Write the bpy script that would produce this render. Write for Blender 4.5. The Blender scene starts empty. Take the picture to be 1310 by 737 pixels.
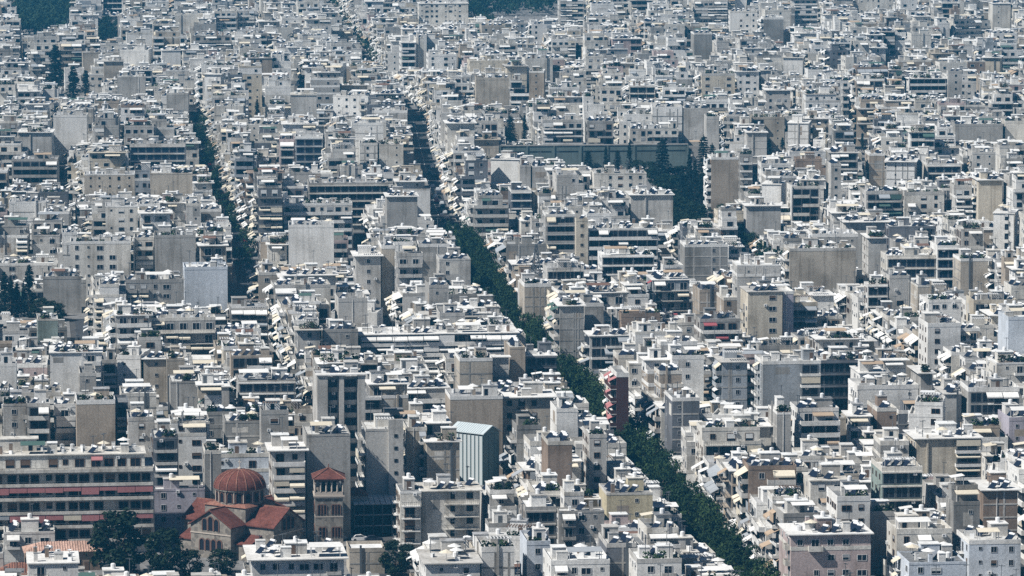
import bpy, math, random
import numpy as np
from mathutils import Vector, Matrix, Euler

R = math.radians
SC = bpy.context.scene
COL = SC.collection

# ------------------------------------------------------------------ camera
CAM_H = 190.0
FPX = 6200.0          # focal length in pixels of the 1310 px wide photograph
PITCH = math.atan(755.5 / FPX)            # the horizon lies 755 px above the middle of the picture
YS = FPX / 3714.7                         # depth scale of the measured layout
cam_data = bpy.data.cameras.new('camera')
cam_data.sensor_fit = 'HORIZONTAL'
cam_data.angle = 2 * math.atan(655.0 / FPX)
cam_data.clip_start = 1.0
cam_data.clip_end = 9000.0
cam = bpy.data.objects.new('camera', cam_data)
cam.location = (0, 0, CAM_H)
cam.rotation_euler = (math.pi / 2 - PITCH, 0, 0)
COL.objects.link(cam)
SC.camera = cam

# ------------------------------------------------------------------ light
SUN_AZ = Vector((-0.905, -0.425, 0)).normalized()
SUN_EL = R(47)
TO_SUN = Vector((SUN_AZ.x * math.cos(SUN_EL), SUN_AZ.y * math.cos(SUN_EL), math.sin(SUN_EL)))
world = bpy.data.worlds.new('World')
SC.world = world
world.use_nodes = True
wn = world.node_tree
sky = wn.nodes.new('ShaderNodeTexSky')
sky.sky_type = 'NISHITA'
sky.sun_disc = False
sky.sun_elevation = SUN_EL
sky.sun_rotation = math.atan2(TO_SUN.x, TO_SUN.y)
sky.altitude = 200
sky.air_density = 0.55
sky.dust_density = 0.15
sky.ozone_density = 0.6
wn.links.new(sky.outputs[0], wn.nodes['Background'].inputs['Color'])
wn.nodes['Background'].inputs['Strength'].default_value = 0.052
sun_d = bpy.data.lights.new('sun', 'SUN')
sun_d.energy = 5.0
sun_d.angle = R(0.5)
sun_d.color = (1.0, 0.972, 0.925)
sun = bpy.data.objects.new('sun', sun_d)
sun.rotation_euler = TO_SUN.to_track_quat('Z', 'Y').to_euler()
sun.location = (0, 0, 400)
COL.objects.link(sun)
SC.view_settings.view_transform = 'Standard'
SC.view_settings.look = 'None'
SC.view_settings.exposure = 0.24
SC.view_settings.gamma = 1.0
SC.render.engine = 'CYCLES'
SC.cycles.max_bounces = 5
SC.cycles.diffuse_bounces = 1
SC.cycles.glossy_bounces = 2
SC.cycles.volume_bounces = 0
SC.cycles.use_denoising = False
HAZE_DENSITY = 0.000085
HAZE_COLOR = (0.09, 0.52, 0.93)

# ------------------------------------------------------------------ photograph pixel <-> world
CA, SA = math.cos(PITCH), math.sin(PITCH)
def project(X, Y, Z):
    dz = Z - CAM_H
    f = Y * CA - dz * SA
    u = Y * SA + dz * CA
    return 655.0 + FPX * X / f, 368.5 - FPX * u / f
def at_height(px, py, h):
    a, b = (px - 655.0) / FPX, (368.5 - py) / FPX
    dx, dy, dz = a, CA + b * SA, -SA + b * CA
    t = (h - CAM_H) / dz
    return dx * t, dy * t
def z_at_depth(py, Y):
    b = (368.5 - py) / FPX
    dy, dz = CA + b * SA, -SA + b * CA
    return CAM_H + dz * Y / dy

# ------------------------------------------------------------------ materials
MATS = {}
def new_mat(name):
    m = bpy.data.materials.new(name)
    m.use_nodes = True
    MATS[name] = m
    nt = m.node_tree
    return m, nt, nt.nodes['Principled BSDF']
def plain(name, col, rough=0.85, spec=0.3, metal=0.0):
    m, nt, p = new_mat(name)
    p.inputs['Base Color'].default_value = (*col, 1)
    p.inputs['Roughness'].default_value = rough
    p.inputs['Specular IOR Level'].default_value = spec
    p.inputs['Metallic'].default_value = metal
    return m
def weathered(name, col, amount=0.3, blotch=0.12, streak=0.9, fine=0.18, rough=0.92, stain=(0.45, 0.42, 0.38)):
    """render or concrete: broad blotches, rain streaks and fine grain, fixed in the world"""
    m, nt, p = new_mat(name)
    N, L = nt.nodes, nt.links
    geo = N.new('ShaderNodeNewGeometry')
    n1 = N.new('ShaderNodeTexNoise'); n1.inputs['Scale'].default_value = blotch; n1.inputs['Detail'].default_value = 5
    L.new(geo.outputs['Position'], n1.inputs['Vector'])
    mp = N.new('ShaderNodeMapping'); mp.inputs['Scale'].default_value = (streak, streak, streak * 0.06)
    L.new(geo.outputs['Position'], mp.inputs['Vector'])
    n2 = N.new('ShaderNodeTexNoise'); n2.inputs['Scale'].default_value = 1.0; n2.inputs['Detail'].default_value = 4
    L.new(mp.outputs[0], n2.inputs['Vector'])
    n3 = N.new('ShaderNodeTexNoise'); n3.inputs['Scale'].default_value = 2.6; n3.inputs['Detail'].default_value = 3
    L.new(geo.outputs['Position'], n3.inputs['Vector'])
    r1 = N.new('ShaderNodeMapRange'); r1.inputs['From Min'].default_value = 0.47; r1.inputs['From Max'].default_value = 0.62
    r1.inputs['To Min'].default_value = 0.0; r1.inputs['To Max'].default_value = amount
    L.new(n1.outputs['Fac'], r1.inputs['Value'])
    r2 = N.new('ShaderNodeMapRange'); r2.inputs['From Min'].default_value = 0.5; r2.inputs['From Max'].default_value = 0.72
    r2.inputs['To Min'].default_value = 0.0; r2.inputs['To Max'].default_value = amount
    L.new(n2.outputs['Fac'], r2.inputs['Value'])
    ad = N.new('ShaderNodeMath'); ad.operation = 'ADD'; ad.use_clamp = True
    L.new(r1.outputs[0], ad.inputs[0]); L.new(r2.outputs[0], ad.inputs[1])
    mx = N.new('ShaderNodeMix'); mx.data_type = 'RGBA'
    mx.inputs['A'].default_value = (*col, 1)
    mx.inputs['B'].default_value = (col[0] * stain[0], col[1] * stain[1], col[2] * stain[2], 1)
    L.new(ad.outputs[0], mx.inputs['Factor'])
    r3 = N.new('ShaderNodeMapRange'); r3.inputs['From Min'].default_value = 0.3; r3.inputs['From Max'].default_value = 0.7
    r3.inputs['To Min'].default_value = 1 - fine; r3.inputs['To Max'].default_value = 1 + fine
    L.new(n3.outputs['Fac'], r3.inputs['Value'])
    mu = N.new('ShaderNodeVectorMath'); mu.operation = 'SCALE'
    L.new(mx.outputs['Result'], mu.inputs[0]); L.new(r3.outputs[0], mu.inputs['Scale'])
    L.new(mu.outputs[0], p.inputs['Base Color'])
    p.inputs['Roughness'].default_value = rough
    p.inputs['Specular IOR Level'].default_value = 0.2
    return m

WALLS = {
    'white': (0.78, 0.765, 0.73), 'off_white': (0.68, 0.65, 0.59), 'cream': (0.60, 0.54, 0.44),
    'beige': (0.47, 0.42, 0.35), 'tan': (0.40, 0.34, 0.275), 'pale_grey': (0.54, 0.52, 0.485),
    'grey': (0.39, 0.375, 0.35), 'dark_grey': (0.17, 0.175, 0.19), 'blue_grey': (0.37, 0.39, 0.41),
    'pink': (0.50, 0.41, 0.39), 'lilac': (0.46, 0.43, 0.48), 'dark_red': (0.085, 0.04, 0.037),
    'yellow': (0.58, 0.51, 0.35), 'concrete': (0.32, 0.31, 0.29), 'brown': (0.30, 0.23, 0.18),
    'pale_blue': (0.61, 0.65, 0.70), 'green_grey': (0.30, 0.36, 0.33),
}
for k, c in WALLS.items():
    weathered('wall_' + k, c, amount=0.5 if k not in ('white', 'pale_blue') else 0.3)
weathered('roof_light', (0.62, 0.61, 0.58), amount=0.42, blotch=0.35, fine=0.25)
weathered('roof_white', (0.78, 0.78, 0.76), amount=0.25, blotch=0.35, fine=0.15)
weathered('roof_grey', (0.40, 0.40, 0.40), amount=0.5, blotch=0.35, fine=0.3)
weathered('roof_dark', (0.20, 0.205, 0.21), amount=0.4, blotch=0.35, fine=0.3)
weathered('roof_terracotta', (0.26, 0.125, 0.09), amount=0.4, blotch=0.3, fine=0.35)
weathered('roof_red', (0.15, 0.055, 0.042), amount=0.45, blotch=0.3, fine=0.3)
weathered('dome_rib', (0.34, 0.20, 0.15), amount=0.3)
weathered('roof_pinktile', (0.52, 0.34, 0.27), amount=0.35, blotch=0.3, fine=0.35)
AWN = {'white': (0.80, 0.79, 0.76), 'cream': (0.72, 0.65, 0.52), 'tan': (0.46, 0.35, 0.25), 'grey': (0.36, 0.38, 0.40),
       'green': (0.08, 0.14, 0.12), 'red': (0.34, 0.09, 0.10), 'rose': (0.46, 0.20, 0.20), 'brown': (0.20, 0.12, 0.09)}
for k, c in AWN.items():
    weathered('cloth_' + k, c, amount=0.2, streak=2.0, fine=0.08, rough=0.95)
plain('pane', (0.010, 0.013, 0.022), 0.3, 0.15)
plain('pane_blue', (0.012, 0.020, 0.045), 0.25, 0.25)
plain('pane_dark', (0.010, 0.012, 0.020), 0.6, 0.2)
plain('shutter_grey', (0.33, 0.34, 0.35))
plain('shutter_white', (0.66, 0.66, 0.64))
plain('shutter_brown', (0.14, 0.09, 0.06))
plain('frame_white', (0.62, 0.62, 0.61))
plain('metal', (0.10, 0.11, 0.12), 0.5, 0.4)
plain('metal_light', (0.5, 0.5, 0.5), 0.45, 0.5)
plain('solar_panel', (0.015, 0.02, 0.035), 0.15, 0.6)
plain('tank', (0.78, 0.78, 0.77), 0.4, 0.5)
plain('junk_rust', (0.25, 0.14, 0.09))
plain('junk_blue', (0.12, 0.22, 0.34))
plain('teal_panel', (0.10, 0.15, 0.16), 0.6, 0.4)
plain('pale_panel', (0.52, 0.56, 0.56), 0.6, 0.4)
plain('metal_roof', (0.54, 0.60, 0.61), 0.45, 0.4)
plain('car_white', (0.75, 0.75, 0.75), 0.25, 0.6)
plain('car_silver', (0.42, 0.44, 0.46), 0.25, 0.6)
plain('car_dark', (0.03, 0.035, 0.05), 0.25, 0.6)
plain('car_red', (0.35, 0.03, 0.03), 0.25, 0.6)
plain('tyre', (0.02, 0.02, 0.02), 0.9)
plain('bark', (0.10, 0.075, 0.05), 0.95)
plain('marking', (0.7, 0.7, 0.68), 0.8)
def leaf_mat(name, c1, c2, scale=0.8):
    m, nt, p = new_mat(name)
    N, L = nt.nodes, nt.links
    geo = N.new('ShaderNodeNewGeometry')
    n = N.new('ShaderNodeTexNoise'); n.inputs['Scale'].default_value = scale; n.inputs['Detail'].default_value = 3
    L.new(geo.outputs['Position'], n.inputs['Vector'])
    mx = N.new('ShaderNodeMix'); mx.data_type = 'RGBA'
    mx.inputs['A'].default_value = (*c1, 1); mx.inputs['B'].default_value = (*c2, 1)
    rr = N.new('ShaderNodeMapRange'); rr.inputs['From Min'].default_value = 0.35; rr.inputs['From Max'].default_value = 0.65
    L.new(n.outputs['Fac'], rr.inputs['Value']); L.new(rr.outputs[0], mx.inputs['Factor'])
    L.new(mx.outputs['Result'], p.inputs['Base Color'])
    p.inputs['Roughness'].default_value = 0.85
    p.inputs['Specular IOR Level'].default_value = 0.15
    return m
leaf_mat('leaf_street', (0.009, 0.022, 0.009), (0.024, 0.048, 0.016))
leaf_mat('leaf_street_b', (0.018, 0.036, 0.012), (0.040, 0.070, 0.022))
leaf_mat('leaf_park', (0.008, 0.018, 0.009), (0.018, 0.034, 0.016))
leaf_mat('leaf_dark', (0.007, 0.015, 0.008), (0.017, 0.030, 0.013))
leaf_mat('leaf_cypress', (0.005, 0.011, 0.010), (0.010, 0.020, 0.016))
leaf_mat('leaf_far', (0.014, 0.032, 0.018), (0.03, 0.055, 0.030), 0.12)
weathered('retaining', (0.155, 0.195, 0.185), amount=0.4)
weathered('asphalt', (0.055, 0.057, 0.062), amount=0.3, blotch=0.2)
weathered('ground_mat', (0.085, 0.082, 0.08), amount=0.4, blotch=0.1)
weathered('pavement_mat', (0.22, 0.215, 0.21), amount=0.4, blotch=0.4)
def masonry(name, col, mortar, scale):
    m, nt, p = new_mat(name)
    N, L = nt.nodes, nt.links
    tc = N.new('ShaderNodeTexCoord')
    mp = N.new('ShaderNodeMapping'); mp.inputs['Rotation'].default_value = (0, 0, 0)
    vo = N.new('ShaderNodeTexVoronoi'); vo.inputs['Scale'].default_value = scale
    L.new(tc.outputs['Object'], mp.inputs['Vector']); L.new(mp.outputs[0], vo.inputs['Vector'])
    sep = N.new('ShaderNodeSeparateColor'); L.new(vo.outputs['Color'], sep.inputs[0])
    mx = N.new('ShaderNodeMix'); mx.data_type = 'RGBA'
    mx.inputs['A'].default_value = (*mortar, 1); mx.inputs['B'].default_value = (*col, 1)
    L.new(sep.outputs[0], mx.inputs['Factor'])
    L.new(mx.outputs['Result'], p.inputs['Base Color'])
    p.inputs['Roughness'].default_value = 0.95
    return m
masonry('church_stone', (0.29, 0.26, 0.22), (0.13, 0.115, 0.10), 1.3)
plain('church_trim', (0.46, 0.40, 0.34))
plain('church_brick', (0.15, 0.085, 0.065))

# ------------------------------------------------------------------ mesh templates (verts, polygons, slot per polygon)
class T:
    __slots__ = ('v', 'loops', 'start', 'total', 'slot', 'key')
    n = 0
    def __init__(self, verts, faces, slots=None):
        self.v = np.array(verts, dtype=np.float64).reshape(-1, 3)
        self.total = np.array([len(f) for f in faces], dtype=np.int32)
        self.start = np.concatenate([[0], np.cumsum(self.total)[:-1]]).astype(np.int32)
        self.loops = np.array([i for f in faces for i in f], dtype=np.int32)
        self.slot = np.zeros(len(faces), dtype=np.int32) if slots is None else np.array(slots, dtype=np.int32)
        T.n += 1
        self.key = T.n
class MB:
    """collects simple solids, facing -y as front"""
    def __init__(self): self.v, self.f, self.s = [], [], []
    def poly(self, pts, slot=0):
        i = len(self.v); self.v += [tuple(p) for p in pts]; self.f.append(tuple(range(i, i + len(pts)))); self.s.append(slot)
    def box(self, x0, x1, y0, y1, z0, z1, slot=0, bottom=True):
        i = len(self.v)
        self.v += [(x0, y0, z0), (x1, y0, z0), (x1, y1, z0), (x0, y1, z0), (x0, y0, z1), (x1, y0, z1), (x1, y1, z1), (x0, y1, z1)]
        fs = [(0, 1, 5, 4), (1, 2, 6, 5), (2, 3, 7, 6), (3, 0, 4, 7), (4, 5, 6, 7)]
        if bottom: fs.append((3, 2, 1, 0))
        self.f += [tuple(i + k for k in f) for f in fs]; self.s += [slot] * len(fs)
    def hexa(self, p, slot=0):
        """8 points: lower ring 4 then upper ring 4, counter-clockwise from above"""
        i = len(self.v); self.v += [tuple(q) for q in p]
        for f in ((0, 1, 5, 4), (1, 2, 6, 5), (2, 3, 7, 6), (3, 0, 4, 7), (4, 5, 6, 7), (3, 2, 1, 0)):
            self.f.append(tuple(i + k for k in f)); self.s.append(slot)
    def prism(self, poly, z0, z1, slot=0, cap=None):
        n = len(poly); i = len(self.v)
        self.v += [(x, y, z0) for x, y in poly] + [(x, y, z1) for x, y in poly]
        for k in range(n):
            self.f.append((i + k, i + (k + 1) % n, i + n + (k + 1) % n, i + n + k)); self.s.append(slot)
        self.f.append(tuple(i + n + k for k in range(n))); self.s.append(slot if cap is None else cap)
        self.f.append(tuple(i + k for k in reversed(range(n)))); self.s.append(slot)
    def lathe(self, prof, n, slot=0, cx=0, cy=0):
        i = len(self.v)
        for r, z in prof:
            for k in range(n):
                a = 2 * math.pi * k / n
                self.v.append((cx + r * math.cos(a), cy + r * math.sin(a), z))
        for j in range(len(prof) - 1):
            for k in range(n):
                a, b = i + j * n + k, i + j * n + (k + 1) % n
                self.f.append((a, b, b + n, a + n)); self.s.append(slot)
    def tube(self, a, b, r, n=6, slot=0, r2=None):
        a, b = Vector(a), Vector(b); d = (b - a).normalized()
        q = d.to_track_quat('Z', 'Y'); r2 = r if r2 is None else r2; i = len(self.v)
        for p, rr in ((a, r), (b, r2)):
            for k in range(n):
                t = 2 * math.pi * k / n
                self.v.append(tuple(p + q @ Vector((rr * math.cos(t), rr * math.sin(t), 0))))
        for k in range(n):
            self.f.append((i + k, i + (k + 1) % n, i + n + (k + 1) % n, i + n + k)); self.s.append(slot)
        self.f.append(tuple(i + n + k for k in range(n))); self.s.append(slot)
        self.f.append(tuple(i + k for k in reversed(range(n)))); self.s.append(slot)
    def t(self): return T(self.v, self.f, self.s)

def _box():
    m = MB(); m.box(-.5, .5, -.5, .5, 0, 1, 0, False); return m.t()
TBOX = _box()
def _window():
    m = MB()
    m.box(-.46, .46, -.02, .03, .03, .97, 0)            # pane
    m.box(-.5, -.44, -.08, .03, 0, 1, 1); m.box(.44, .5, -.08, .03, 0, 1, 1)
    m.box(-.44, .44, -.08, .03, .95, 1, 1); m.box(-.44, .44, -.08, .03, 0, .05, 1)
    m.box(-.02, .02, -.06, .03, .05, .95, 1)
    return m.t()
TWIN = _window()
def _window_light(split):
    m = MB(); m.box(-.5, .5, -.05, .02, 0, 1, 1, False); m.box(-.42, .42, -.06, 0, .06, .94 if not split else .45, 0, False)
    if split: m.box(-.42, .42, -.07, 0, .45, .94, 2, False)
    return m.t()
TWINL, TWINSL = _window_light(False), _window_light(True)
def _window_shut():
    m = MB()
    m.box(-.46, .46, -.02, .03, .03, .45, 0)
    m.box(-.46, .46, -.05, .03, .45, .97, 2)
    m.box(-.5, -.44, -.08, .03, 0, 1, 1); m.box(.44, .5, -.08, .03, 0, 1, 1)
    m.box(-.44, .44, -.08, .03, .95, 1, 1); m.box(-.44, .44, -.08, .03, 0, .05, 1)
    return m.t()
TWINS = _window_shut()
def _awning():
    m = MB()   # sloping canvas with thickness, valance and two arms
    m.hexa([(-.5, -1.0, -.62), (.5, -1.0, -.62), (.5, 0, -.04), (-.5, 0, -.04), (-.5, -1.0, -.58), (.5, -1.0, -.58), (.5, 0, 0), (-.5, 0, 0)])
    m.box(-.5, .5, -1.0, -.97, -.78, -.62)
    return m.t()
TAWN = _awning()
def _drop():
    m = MB(); m.box(-.5, .5, -.03, .03, 0, 1); return m.t()
TDROP = _drop()
def _heater(full=True):
    m = MB()
    # collector facing -y, tank behind its upper edge
    m.hexa([(-.95, -.75, .15), (.95, -.75, .15), (.95, .55, 1.25), (-.95, .55, 1.25), (-.95, -.80, .23), (.95, -.80, .23), (.95, .50, 1.33), (-.95, .50, 1.33)], 0)
    m.tube((-.85, .72, 1.42), (.85, .72, 1.42), .29, 8, 1)
    if full:
        for x in (-.8, .8):
            m.box(x - .03, x + .03, .66, .72, 0, 1.2, 2); m.box(x - .03, x + .03, -.72, -.66, 0, .2, 2)
    return m.t()
THEAT = _heater(); THEATS = _heater(False)
def _antenna():
    m = MB()
    m.box(-.05, .05, -.05, .05, 0, 1, 0)
    m.box(-.035, .035, -.7, .7, .93, .95, 0)
    for k in range(4): m.box(-.4 + .05 * k, .4 - .05 * k, -.6 + .35 * k - .03, -.6 + .35 * k + .03, .95, .965, 0)
    return m.t()
TANT = _antenna()
def _dish():
    m = MB(); m.box(-.05, .05, -.05, .05, 0, .7, 1)
    m.lathe([(.02, .62), (.3, .68), (.5, .82)], 9, 0)
    v = m.t(); return v
TDISH = _dish()
def _room():
    m = MB()
    m.box(-.5, .5, -.5, .5, 0, .94, 0); m.box(-.54, .54, -.54, .54, .94, 1.0, 1)
    return m.t()
TROOM = _room()
def _tank():
    m = MB(); m.lathe([(.5, 0), (.5, .85), (.25, 1.0), (.01, 1.0)], 9, 0); return m.t()
TTANK = _tank()
def _ac():
    m = MB(); m.box(-.5, .5, -.5, .5, 0, 1, 0); m.box(-.3, .1, -.52, -.5, .2, .8, 1); return m.t()
TAC = _ac()
_cache = {}
def t_balcony(w, dep, style):
    k = ('b', round(w, 1), round(dep, 1), style)
    if k in _cache: return _cache[k]
    w = round(w, 1); dep = round(dep, 1)
    m = MB(); h = w / 2
    m.box(-h, h, -dep, 0.0, -.16, 0, 0)
    if style == 'solid':
        m.box(-h, h, -dep, -dep + .1, 0, .95, 1); m.box(-h, -h + .1, -dep + .1, 0, 0, .95, 1); m.box(h - .1, h, -dep + .1, 0, 0, .95, 1)
    elif style == 'half':
        m.box(-h, h, -dep, -dep + .1, 0, .55, 1); m.box(-h, h, -dep + .02, -dep + .08, .9, .96, 2)
        m.box(-h, -h + .1, -dep + .1, 0, 0, .55, 1); m.box(h - .1, h, -dep + .1, 0, 0, .55, 1)
        n = max(2, int(w / 1.5))
        for i in range(n + 1):
            x = -h + .05 + (w - .1) * i / n; m.box(x - .03, x + .03, -dep + .02, -dep + .08, .55, .9, 2)
    elif style == 'rail':
        m.box(-h, h, -dep, -dep + .05, .9, .96, 2); m.box(-h, h, -dep, -dep + .05, .1, .14, 2)
        m.box(-h, -h + .05, -dep, 0, .9, .96, 2); m.box(h - .05, h, -dep, 0, .9, .96, 2)
        n = max(3, int(w / .45))
        for i in range(n + 1):
            x = -h + .03 + (w - .06) * i / n; m.box(x - .02, x + .02, -dep + .005, -dep + .045, .0, .9, 2, False)
    else:
        m.box(-h, h, -dep, -dep + .1, 0, .35, 1)
    t = m.t(); _cache[k] = t; return t
def t_parapet(w, d, h, th=.18):
    k = ('p', round(w, 1), round(d, 1), h)
    if k in _cache: return _cache[k]
    w = round(w, 1) / 2; d = round(d, 1) / 2
    m = MB()
    m.box(-w, w, -d, -d + th, 0, h); m.box(-w, w, d - th, d, 0, h)
    m.box(-w, -w + th, -d + th, d - th, 0, h); m.box(w - th, w, -d + th, d - th, 0, h)
    t = m.t(); _cache[k] = t; return t
def t_pergola(w, d, kind):
    k = ('g', round(w, 1), round(d, 1), kind)
    if k in _cache: return _cache[k]
    w = round(w, 1) / 2; d = round(d, 1) / 2
    m = MB()
    for x in (-w, w):
        for y in (-d, d): m.box(x - .06, x + .06, y - .06, y + .06, 0, 2.35, 1)
    if kind == 'slat':
        n = int(2 * w / .6)
        for i in range(n + 1):
            x = -w + 2 * w * i / n; m.box(x - .12, x + .12, -d - .3, d + .3, 2.42, 2.5, 0)
        m.box(-w - .1, w + .1, -d - .06, -d + .06, 2.3, 2.415, 1); m.box(-w - .1, w + .1, d - .06, d + .06, 2.3, 2.415, 1)
    else:
        m.hexa([(-w - .3, -d - .4, 2.2), (w + .3, -d - .4, 2.2), (w + .3, d + .2, 2.6), (-w - .3, d + .2, 2.6),
                (-w - .3, -d - .4, 2.28), (w + .3, -d - .4, 2.28), (w + .3, d + .2, 2.68), (-w - .3, d + .2, 2.68)], 0)
    t = m.t(); _cache[k] = t; return t
def t_umbrella():
    m = MB(); m.box(-.04, .04, -.04, .04, 0, 2.2, 1)
    n = 8; i = len(m.v)
    for k in range(n):
        a = 2 * math.pi * k / n; b = 2 * math.pi * (k + 1) / n
        m.poly([(1.5 * math.cos(a), 1.5 * math.sin(a), 1.9), (1.5 * math.cos(b), 1.5 * math.sin(b), 1.9), (0, 0, 2.5)], 0)
    return m.t()
TUMB = t_umbrella()
def t_planter(rng):
    m = MB(); m.box(-.5, .5, -.25, .25, 0, .4, 1)
    for _ in range(26):
        c = Vector((rng.uniform(-.6, .6), rng.uniform(-.4, .4), rng.uniform(.45, 1.5))); a = rng.uniform(0, 6.28); b = rng.uniform(-.8, .8)
        u = Vector((math.cos(a), math.sin(a), b)).normalized() * .28; v = u.orthogonal().normalized() * .2
        m.poly([c - u, c + v, c + u, c - v], 0)
    return m.t()
TPLANT = [t_planter(random.Random(q)) for q in range(3)]

# ------------------------------------------------------------------ sinks
def prim_arrays(prims):
    """prims: list of (T, mats, 4x4 numpy) -> joined arrays and the material list"""
    mats, midx = [], {}
    V, Lo, St, To, Mi = [], [], [], [], []
    nv = nl = 0
    for t, ms, M in prims:
        V.append(t.v @ M[:3, :3].T + M[:3, 3])
        Lo.append(t.loops + nv); St.append(t.start + nl); To.append(t.total)
        mp = []
        for m in ms:
            if m not in midx: midx[m] = len(mats); mats.append(m)
            mp.append(midx[m])
        Mi.append(np.array(mp, dtype=np.int32)[np.minimum(t.slot, len(mp) - 1)])
        nv += len(t.v); nl += len(t.loops)
    return np.concatenate(V), np.concatenate(Lo), np.concatenate(St), np.concatenate(To), np.concatenate(Mi), mats
def mesh_from(name, prims):
    V, Lo, St, To, Mi, mats = prim_arrays(prims)
    me = bpy.data.meshes.new(name)
    me.vertices.add(len(V)); me.vertices.foreach_set('co', V.astype(np.float32).ravel())
    me.loops.add(len(Lo)); me.loops.foreach_set('vertex_index', Lo)
    me.polygons.add(len(St)); me.polygons.foreach_set('loop_start', St); me.polygons.foreach_set('material_index', Mi)
    for m in mats: me.materials.append(MATS[m])
    me.update(calc_edges=True)
    me.shade_flat()
    return me
def mat4(loc=(0, 0, 0), scale=(1, 1, 1), rz=0.0):
    c, s = math.cos(rz), math.sin(rz)
    M = np.eye(4)
    M[:3, :3] = np.array([[c * scale[0], -s * scale[1], 0], [s * scale[0], c * scale[1], 0], [0, 0, scale[2]]])
    M[:3, 3] = loc
    return M
I4 = np.eye(4)
_mesh_cache = {}
def shared_mesh(name, t, mats):
    k = (t.key, tuple(mats))
    if k not in _mesh_cache: _mesh_cache[k] = mesh_from(name, [(t, mats, I4)])
    return _mesh_cache[k]
def tag(o, label=None, cat=None, group=None, kind=None):
    if label: o['label'] = label
    if cat: o['category'] = cat
    if group: o['group'] = group
    if kind: o['kind'] = kind
    return o
def empty(name, loc, rz=0.0):
    o = bpy.data.objects.new(name, None); o.empty_display_size = 1
    o.location = loc; o.rotation_euler = (0, 0, rz); COL.objects.link(o); return o
def mobj(name, me, parent=None, loc=(0, 0, 0), rz=0.0, scale=(1, 1, 1)):
    o = bpy.data.objects.new(name, me); COL.objects.link(o)
    o.location = loc; o.rotation_euler = (0, 0, rz); o.scale = scale
    if parent is not None: o.parent = parent
    return o
class Thing:
    """parts become objects under an Empty"""
    def __init__(self, name, loc, rz): self.root = empty(name, loc, rz)
    def emit(self, part, t, mats, loc=(0, 0, 0), scale=(1, 1, 1), rz=0.0, under=None):
        return mobj(part, shared_mesh(part, t, mats), under or self.root, loc, rz, scale)
    def joined(self, part, prims, under=None):
        return mobj(part, mesh_from(part, prims), under or self.root)
MASS = []
class Mass:
    """the same parts joined into the one far mass"""
    def __init__(self, loc, rz): self.M = mat4(loc, (1, 1, 1), rz)
    def emit(self, part, t, mats, loc=(0, 0, 0), scale=(1, 1, 1), rz=0.0, under=None):
        MASS.append((t, mats, self.M @ mat4(loc, scale, rz)))
    def joined(self, part, prims, under=None):
        for t, m, M in prims: MASS.append((t, m, self.M @ M))

# ------------------------------------------------------------------ apartment buildings
class B:
    def __init__(s, **k):
        s.front = 'B'; s.left = 'P'; s.wall = 'off_white'; s.ns = 0; s.seed = 0; s.zlow = 0.0; s.aw = None; s.pal = None
        s.label = None; s.nick = None; s.roof = None; s.lod = 0; s.vis = 0; s.rect = None; s.rail = None; s.opt = {}; s.off = False
        s.__dict__.update(k)
    def corners(s, grow=0.0):
        c, q = math.cos(s.yaw), math.sin(s.yaw); w, d = s.w / 2 + grow, s.d / 2 + grow
        return [(s.x + c * a - q * b, s.y + q * a + c * b) for a, b in ((-w, -d), (w, -d), (w, d), (-w, d))]

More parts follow.
